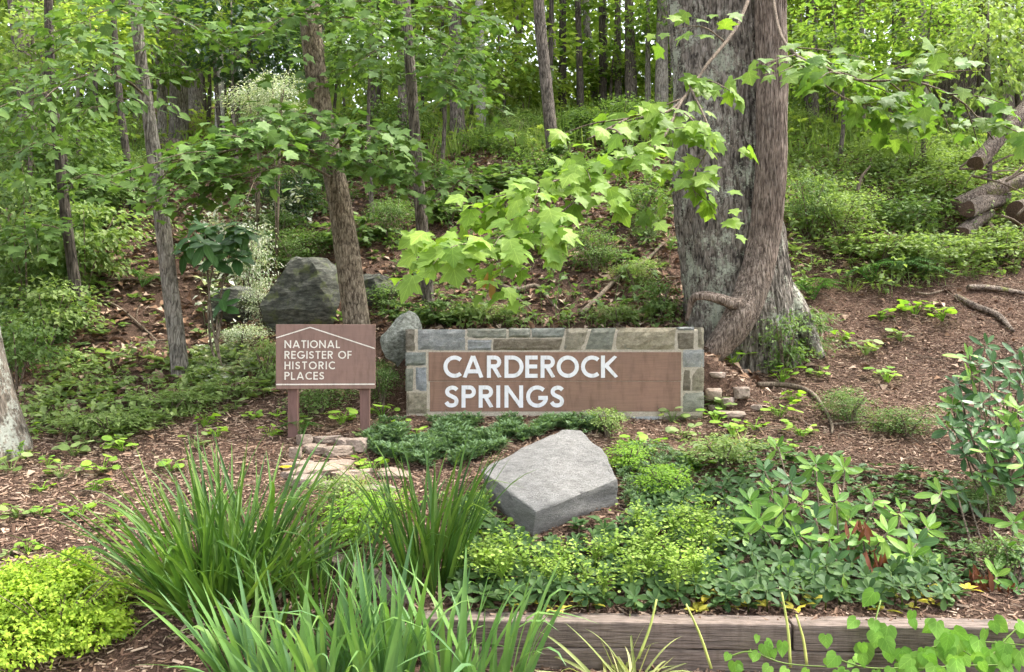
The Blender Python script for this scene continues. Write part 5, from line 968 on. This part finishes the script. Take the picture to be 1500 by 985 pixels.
# ------------------------------------------------------------------ spurge bed
def rosette(parent, base, top, n, size, mat, meshes, tiltup=.25, name='leaf', face=.55, rise=.75):
    """whorl of leaves round the top of a stem; coordinates relative to parent"""
    a = np.arange(n) * 2.4 + rng.uniform(0, 6.28); lv = np.linspace(0, 1, n); el = tiltup + lv * rise + rng.normal(0, .12, n); d = np.stack([np.cos(a) * np.cos(el), np.sin(a) * np.cos(el), np.sin(el)], 1)
    th, ph = face + rng.normal(0, .15), rng.normal(0, .25); Q = np.array([[1, 0, 0], [0, math.cos(th), -math.sin(th)], [0, math.sin(th), math.cos(th)]]); Q = np.array([[math.cos(ph), 0, math.sin(ph)], [0, 1, 0], [-math.sin(ph), 0, math.cos(ph)]]) @ Q; upv = Q @ np.array([0, 0, 1.])
    d = d @ Q.T
    pos = np.array(top)[None] + upv * ((lv - 1) * size * .3)[:, None]; R = frames(d, upv + d * -.2 + rng.normal(size=(n, 3)) * .1); s = size * (1 - .35 * lv) * rng.uniform(.85, 1.12, n)
    for i in range(n): add(name, meshes[i % len(meshes)], mat, parent, m4(pos[i], R[i], float(s[i])))
BRACT = mk('flower_head', *[x for x in [None]] ) if False else None
def flower_mesh(seed):
    g = np.random.default_rng(seed); n = 84; pos = np.stack([g.normal(0, .06, n), g.normal(0, .06, n), .07 + .15 * g.random(n) ** .8], 1)
    V, T, r = scatter(*L_ROUND, pos, frames(nrm(g.normal(size=(n, 3)) * np.array([1, 1, .2])), np.array([0, 0, 1.]) + g.normal(size=(n, 3)) * .4), g.uniform(.014, .027, n))
    st = [tube([(0, 0, 0), (0, 0, .1), tuple(pos[i] * np.array([.8, .8, .98]))], [.003, .0025, .001], 4, 4, cap=False) for i in range(0, n, 3)]
    return mk('flower_head', *join([(V, T, r)] + st))
FLW = [flower_mesh(i) for i in range(4)]
SPOLY = [(668, 770), (700, 745), (735, 790), (765, 822), (812, 824), (912, 792), (960, 715), (1080, 705), (1130, 760), (1200, 830), (1390, 840), (1400, 895), (670, 900)]
def spurge():
    # a plant roughly every 12 cm, front ones largest in view
    pts = []; cand = ground_pts(2600, 4.46, 6.6, SPOLY, .68)
    for p in cand:
        if all((p[0] - q[0]) ** 2 + (p[1] - q[1]) ** 2 > .10 ** 2 for q in pts): pts.append(p)
    pts = sorted(pts, key=lambda p: p[1])[:190]
    for i, p in enumerate(pts):
        u, v = proj(p[None]); fl = (680 < u[0] < 1090) and (785 < v[0] < 893) and not (705 < u[0] < 915 and v[0] < 838) and rng.random() < .62
        zone = 'in the front row right behind the timbers' if v[0] > 868 else 'beside the upright strap-leaf clump' if u[0] < 760 else 'among the rhododendron stems' if u[0] > 1085 else 'in the middle of the bed below the boulder' if v[0] > 800 else 'at the back of the bed right of the boulder'
        r = root('spurge_plant', ('lime-flowered dark spurge rosette ' if fl else 'dark green flowerless spurge rosette ') + zone, 'plant', p, ('flowering spurge ' if fl else 'flowerless spurge ') + zone)
        h = rng.uniform(.06, .15); add('stem', SPSTEM, M['greenstem'], r, Matrix.Diagonal((1, 1, h, 1))); rosette(r, None, (0, 0, h), 12, rng.uniform(.082, .108), M['spurge'], LM_SPURGE, -.05, face=.5, rise=.9)
        if fl: add('flower_head', FLW[i % 4], M['lime'], r, Matrix.Translation((0, 0, h - .04)) @ Matrix.Rotation(rng.uniform(0, 6), 4, 'Z') @ Matrix.Scale(rng.uniform(.75, 1.2), 4), 'stuff')
V_, T_, _ = tube([(0, 0, -.1), (0, 0, .5), (0, 0, 1)], [.005, .005, .004], 3, 5); SPSTEM = mk('stem', V_, T_, None, True)
LM_SPURGE = leafmesh(leaf_from_outline([(0, 0), (.08, .2), (.21, .62), (.18, .86), (0, 1.0)], .55, .2, .2), 'leaf', M['spurge'], 2)
spurge()
cover('yellowed_leaves', 'yellowed spurge leaves along the soil edge behind the timbers', 'leaves', 46, 4.45, 4.75, [(690, 870), (1420, 870), (1420, 905), (690, 905)], L_OVAL, .06, 'spurge_yellow', 5, .03, .5)

# ------------------------------------------------------------------ rhododendrons
def rhodo(label, base, whorls, lsize, mats, name='rhododendron', nleaf=9, dead=()):
    g = Vector(base); r = root(name, label, 'shrub', g); rl = np.array(g); stems = []
    for j, (px, py, d) in enumerate(whorls):
        t = np.array(P(px, py, d)) - rl; b = np.array([t[0] * .25, t[1] * .3, -.05]); mid = b * .4 + t * .6 + np.array([0, 0, -.08]) + rng.normal(size=3) * .03; stems.append(tube([b * .3, b + (mid - b) * .5, mid, t], [.012, .010, .007, .005], 10, 6))
        rosette(r, None, t, nleaf + rng.integers(-2, 2), lsize * rng.uniform(.8, 1.15), M[mats[j % len(mats)]], LM_LANCE_W, -.15, face=.75, rise=.9)
    V, T, _ = join(stems); add('stems', mk('stems', V, T, None, True), M['twig'], r)
    for px, py, d in dead:
        t = np.array(P(px, py, d)) - rl; n = 11
        for i in range(n): 
            dd = np.array([rng.normal(0, .35), rng.normal(0, .35), -1.]); R = frames(dd[None], np.array([[rng.normal(), -1, .2]]))[0]; add('withered_leaf', LM_LANCE_W[i % 3], M['deadred'], r, m4(t + rng.normal(size=3) * np.array([.03, .03, .015]), R, (lsize * .45, lsize * .75, lsize * .9)))
    return r
LM_LANCE_W = leafmesh(leaf_from_outline([(0, 0), (.035, .10), (.15, .34), (.195, .6), (.14, .85), (0, 1.0)], .5, .22, .22), 'leaf', M['rhodo'], 3)
W1 = [(1110, 760, 5.2), (1265, 790, 5.0), (1185, 820, 4.9), (1285, 865, 4.7), (1335, 815, 4.9), (1225, 735, 5.3), (1120, 690, 5.7), (1140, 655, 5.9), (1195, 680, 5.6), (1238, 685, 5.6), (1158, 705, 5.45), (1098, 735, 5.4), (1148, 745, 5.3), (1170, 785, 5.1), (1195, 760, 5.2), (1095, 780, 5.2), (1245, 760, 5.3), (1300, 780, 5.0), (1345, 795, 5.0), (1320, 750, 5.2), (1280, 735, 5.3), (1365, 830, 4.9), (1225, 820, 4.9), (1195, 850, 4.75), (1155, 840, 4.8),
      (1240, 870, 4.65), (1205, 875, 4.6), (1320, 855, 4.8), (1380, 720, 5.5), (1360, 775, 5.2), (1270, 840, 4.8), (1215, 790, 5.0), (1130, 715, 5.5), (1175, 735, 5.3), (1345, 845, 4.8), (1300, 825, 4.9)]
rhodo('large bright green rhododendron at right centre above the timbers', G(1235, 850), W1, .16, ['rhodo', 'rhodo', 'rhodo_dark', 'rhodo'], dead=[(1262, 765, 5.0), (1280, 805, 4.9), (1245, 800, 5.0), (1290, 822, 4.85)])
W2 = [(1440, 690, 5.4), (1480, 700, 5.3), (1415, 665, 5.6), (1500, 680, 5.3), (1465, 675, 5.4), (1405, 560, 6.2), (1435, 535, 6.2), (1470, 590, 5.8), (1500, 635, 5.5), (1440, 625, 5.7), (1410, 615, 5.9), (1475, 620, 5.6), (1500, 535, 6.0), (1445, 505, 6.4), (1395, 625, 5.8), (1420, 520, 6.3), (1455, 530, 6.1), (1490, 515, 6.2), (1480, 555, 5.9), (1425, 550, 6.1), (1460, 570, 5.9), (1410, 590, 6.0), (1450, 610, 5.7), (1490, 600, 5.6), (1425, 640, 5.6), (1470, 645, 5.4), (1490, 650, 5.4), (1395, 595, 6.1), (1440, 590, 5.7), (1500, 560, 5.8), (1515, 620, 5.6), (1450, 655, 5.4), (1520, 520, 6)]
rhodo('dark glossy rhododendron at the right edge beside the mulch', G(1470, 705), W2, .16, ['rhodo_dark', 'rhodo_dark', 'rhodo_dark', 'rhodo'])
W3 = [(1475, 800, 4.9), (1500, 815, 4.9), (1460, 845, 4.75), (1490, 860, 4.7), (1485, 765, 5.2), (1400, 715, 5.6), (1445, 705, 5.7), (1420, 735, 5.5), (1510, 770, 5.2)]
rhodo('smaller rhododendron with withered red leaves in the lower right corner', G(1475, 885), W3, .155, ['rhodo', 'rhodo_dark'], dead=[(1432, 835, 4.8), (1400, 865, 4.7), (1440, 850, 4.75), (1475, 860, 4.7), (1425, 855, 4.75)])
# large-leaved sapling by the boulder
def sapling():
    g = G(322, 545); D = g.y; r = root('large_leaved_sapling', 'thin multi-stemmed sapling with large dark leaves left of the grey boulder', 'shrub', g); rl = np.array(g); st = []
    for path in ([(325, 540), (312, 480), (304, 400), (300, 340)], [(320, 540), (308, 500), (306, 430), (318, 360)], [(324, 545), (318, 490), (322, 440), (340, 360)], [(318, 500), (326, 455), (332, 430)]):
        st.append(tube([np.array(P(x, y, D)) - rl for x, y in path], np.linspace(.018, .007, len(path)), 14, 6))
    V, T, _ = join(st); add('stems', mk('stems', V, T, None, True), M['bark_tan'], r)
    for px, py, dd in [(300, 335, 0), (275, 350, -.2), (320, 355, -.2), (345, 345, -.1), (285, 325, .2), (330, 330, .1), (310, 375, -.3), (360, 335, 0), (270, 365, 0), (325, 440, -.1), (345, 370, -.2), (300, 355, -.4)]:
        rosette(r, None, np.array(P(px, py, D + dd)) - rl, 9, .27, M['rhodo_dark'], LM_OVAL, -.5, face=.6)
sapling()

# ------------------------------------------------------------------ chartreuse mound
def spirea():
    g = G(70, 950); r = root('chartreuse_shrub', 'bright chartreuse mounded shrub in the lower left corner', 'shrub', (g.x, g.y + .1, gz(g.x, g.y + .1)))
    parts = []
    for ox, oy, rx, rz, n in ((-.05, .1, .36, .20, 5200), (-.32, .22, .32, .22, 3600), (.17, -.05, .24, .11, 2400), (-.18, -.3, .40, .14, 3600), (-.14, .3, .22, .24, 2200), (-.45, .05, .3, .2, 2400)):
        V, T, rr = crown_arrays(n, rx, rx, rz, L_LOW, .030, 60, flat=.4, spread=.17, shell=.75, ragged=1.2); parts.append((V + np.array([ox, oy, -.05]), T, rr))
    V, T, rr = join(parts); add('foliage', mk('foliage', V, T, rr), M['spirea'], r)
    st = [tube([(0, 0, -.05), (math.cos(a) * .15, math.sin(a) * .15, .15), (math.cos(a) * .3, math.sin(a) * .3, .3)], [.006, .004, .002], 5, 5) for a in np.linspace(0, 6, 10)]
    V, T, _ = join(st); add('stems', mk('stems', V, T, None, True), M['twig'], r)
spirea()

# ------------------------------------------------------------------ vines and weeds
def vine(label, runners, n, size):
    A0 = Vector(P(*runners[0][0])); r = root('vine', label, 'vine', A0); rl = np.array(A0); st = []
    for rn in runners:
        pts = [np.array(P(*q)) for q in rn]; st.append(tube([p - rl for p in pts], np.linspace(.005, .003, len(pts)), 16, 5)); L = catmull(pts, 40); k = n // len(runners)
        for i in rng.integers(0, 40, k):
            p = L[i] + rng.normal(size=3) * np.array([.06, .05, .04]) + np.array([0, -.03, .03]); R = frames(np.array([[rng.normal(0, .6), -.3, -.8]]), np.array([[rng.normal(0, .4), -.9, .6]]))[0]; add('leaf', LM_HEART[i % 3], M['vine'], r, m4(p - rl, R, float(size * rng.uniform(.6, 1.25))))
    V, T, _ = join(st); add('runner', mk('runner', V, T, None, True), M['greenstem'], r)
vine('bright heart-leaved vine trailing over the timbers at right', [[(1290, 880, 4.35), (1280, 930, 4.22), (1300, 965, 4.15)], [(1300, 970, 4.12), (1360, 950, 4.12), (1420, 940, 4.1), (1500, 945, 4.05)], [(1360, 915, 4.18), (1390, 940, 4.12), (1430, 965, 4.05)], [(1440, 975, 3.98), (1480, 930, 4.05), (1510, 905, 4.1)], [(1345, 980, 4.0), (1420, 975, 3.98), (1510, 975, 3.96)]], 75, .085)
vine('low heart-leaved vine creeping before the timbers, middle', [[(1068, 962, 4.18), (1100, 955, 4.15), (1150, 972, 4.1), (1230, 978, 4.05)], [(1210, 960, 4.15), (1270, 978, 4.05), (1340, 978, 4.02)]], 34, .065)
def weed_mesh(seed, n=9, tm=L_ROUND):
    g = np.random.default_rng(seed); a = g.uniform(0, 6.28, n); h = g.uniform(.012, .065, n); rr = g.uniform(.005, .06, n); pos = np.stack([np.cos(a) * rr, np.sin(a) * rr, h], 1)
    V, T, r = scatter(*tm, pos, frames(np.stack([np.cos(a), np.sin(a), g.uniform(-.2, .3, n)], 1), np.array([0, -.2, 1.]) + g.normal(size=(n, 3)) * .25), g.uniform(.028, .055, n))
    st = [tube([(0, 0, -.02), tuple(p * np.array([.5, .5, .6])), tuple(p)], [.002, .0016, .001], 4, 4, cap=False) for p in pos]; return mk('weed', *join([(V, T, r)] + st))
WM = [weed_mesh(i, 11 + i) for i in range(5)]
wsp = [(15, 690), (35, 672), (70, 682), (25, 760), (60, 755), (118, 757), (12, 815), (40, 810), (138, 720), (108, 668), (150, 690), (210, 620), (235, 618), (300, 625), (318, 640), (285, 655), (405, 612), (425, 628), (450, 620), (500, 622), (585, 628), (620, 605), (655, 602), (690, 598), (722, 606), (776, 604), (802, 600), (945, 672), (960, 655), (925, 658),
       (1000, 640), (1140, 610), (1075, 640), (1060, 600), (1075, 535), (1082, 520), (1115, 545), (1145, 560), (1235, 500), (1268, 520), (1200, 550), (1175, 640), (1210, 690), (1290, 470), (1340, 460), (1040, 665), (1015, 720), (1150, 660), (560, 735), (600, 750), (545, 690), (640, 735), (700, 745), (735, 775), (765, 800), (690, 790), (30, 640), (90, 700), (180, 660), (250, 690), (130, 650), (60, 720), (160, 770), (345, 600), (370, 615), (395, 640), (530, 640), (560, 612), (610, 640), (845, 615), (870, 628), (905, 612), (985, 618), (940, 700), (1020, 690), (990, 670), (1105, 630), (1050, 620), (1320, 500), (1380, 470), (1160, 520), (1250, 590), (1300, 560), (1160, 590)]
for i, (px, py) in enumerate(wsp):
    g = G(px, py); o = add('weed', WM[i % 5], M['weed'] if i % 3 else M['under_light']); o.location = g; o.rotation_euler = (0, 0, rng.uniform(0, 6.28)); s = rng.uniform(1.0, 1.9) * g.y / 6.2 * (.6 if 600 < px < 900 and py < 625 else 1); o.scale = (s, s, s)
    zone = ('on the mulch left of the strap leaves' if px < 390 and py > 600 else 'among the stones under the register sign' if px < 540 else 'in the planting left of the boulder' if px < 770 and py > 680 else 'along the foot of the stone sign' if py < 640 and px < 1000 else 'on the mulch right of the stone sign')
    tag(o, 'small lime green weed ' + zone, 'weed', 'small weeds ' + zone)
# ferns on the right bank
def fern_mesh(seed):
    g = np.random.default_rng(seed); parts = []
    for f in range(11):
        a = f / 11 * 6.28 + g.uniform(-.2, .2); L = catmull([(0, 0, 0), (math.cos(a) * .18, math.sin(a) * .18, .24), (math.cos(a) * .42, math.sin(a) * .42, .18)], 16); d = nrm(np.gradient(L, axis=0)); sd_ = np.cross(d, [0, 0, 1.]); 
        for s in (-1, 1):
            n = 14; parts.append(scatter(*L_LOWN, L[2:], frames(sd_[2:] * s + d[2:] * .4, np.tile([0, 0, 1.], (n, 1))), .10 * np.sin(np.linspace(.5, 2.95, n))))
        parts.append(tube(L, [.004] * 16, 8, 4, cap=False))
    return mk('fern', *join(parts))
FM = [fern_mesh(i) for i in range(3)]
for i, (px, py, s, lab) in enumerate([(1192, 440, .95, 'dark fern on the bank at the right foot of the great tree'), (1278, 416, 1.0, 'fern on the mulch edge left of the two dark ferns'), (1322, 406, 1.0, 'dark fern at the top of the right mulch patch, left'), (1352, 412, .9, 'dark fern at the top of the right mulch patch, right'), (208, 422, .8, 'blue-green fern on the leafy slope left of the slim trunk'), (440, 640, .5, 'small fern at the foot of the register sign left post')]):
    g = G(px, py); o = add('fern', FM[i % 3], M['fern']); o.location = g; o.scale = (s, s, s); o.rotation_euler = (-.25, 0, i * 1.3); tag(o, lab, 'fern')
g = G(424, 692); n = 7; a = np.linspace(0, 6.28, n, endpoint=False); V, T, r_ = scatter(*L_OVAL, np.zeros((n, 3)) + np.array([0, 0, .03]), frames(np.stack([np.cos(a), np.sin(a), np.full(n, .35)], 1), np.tile([0, 0, 1.], (n, 1))), np.full(n, .06))
o = add('fallen_flower', mk('fallen_flower', V, T, r_), M['petal']); o.location = g + Vector((0, -.1, .02)); tag(o, 'fallen yellow flower lying on the rock pile', 'flower')
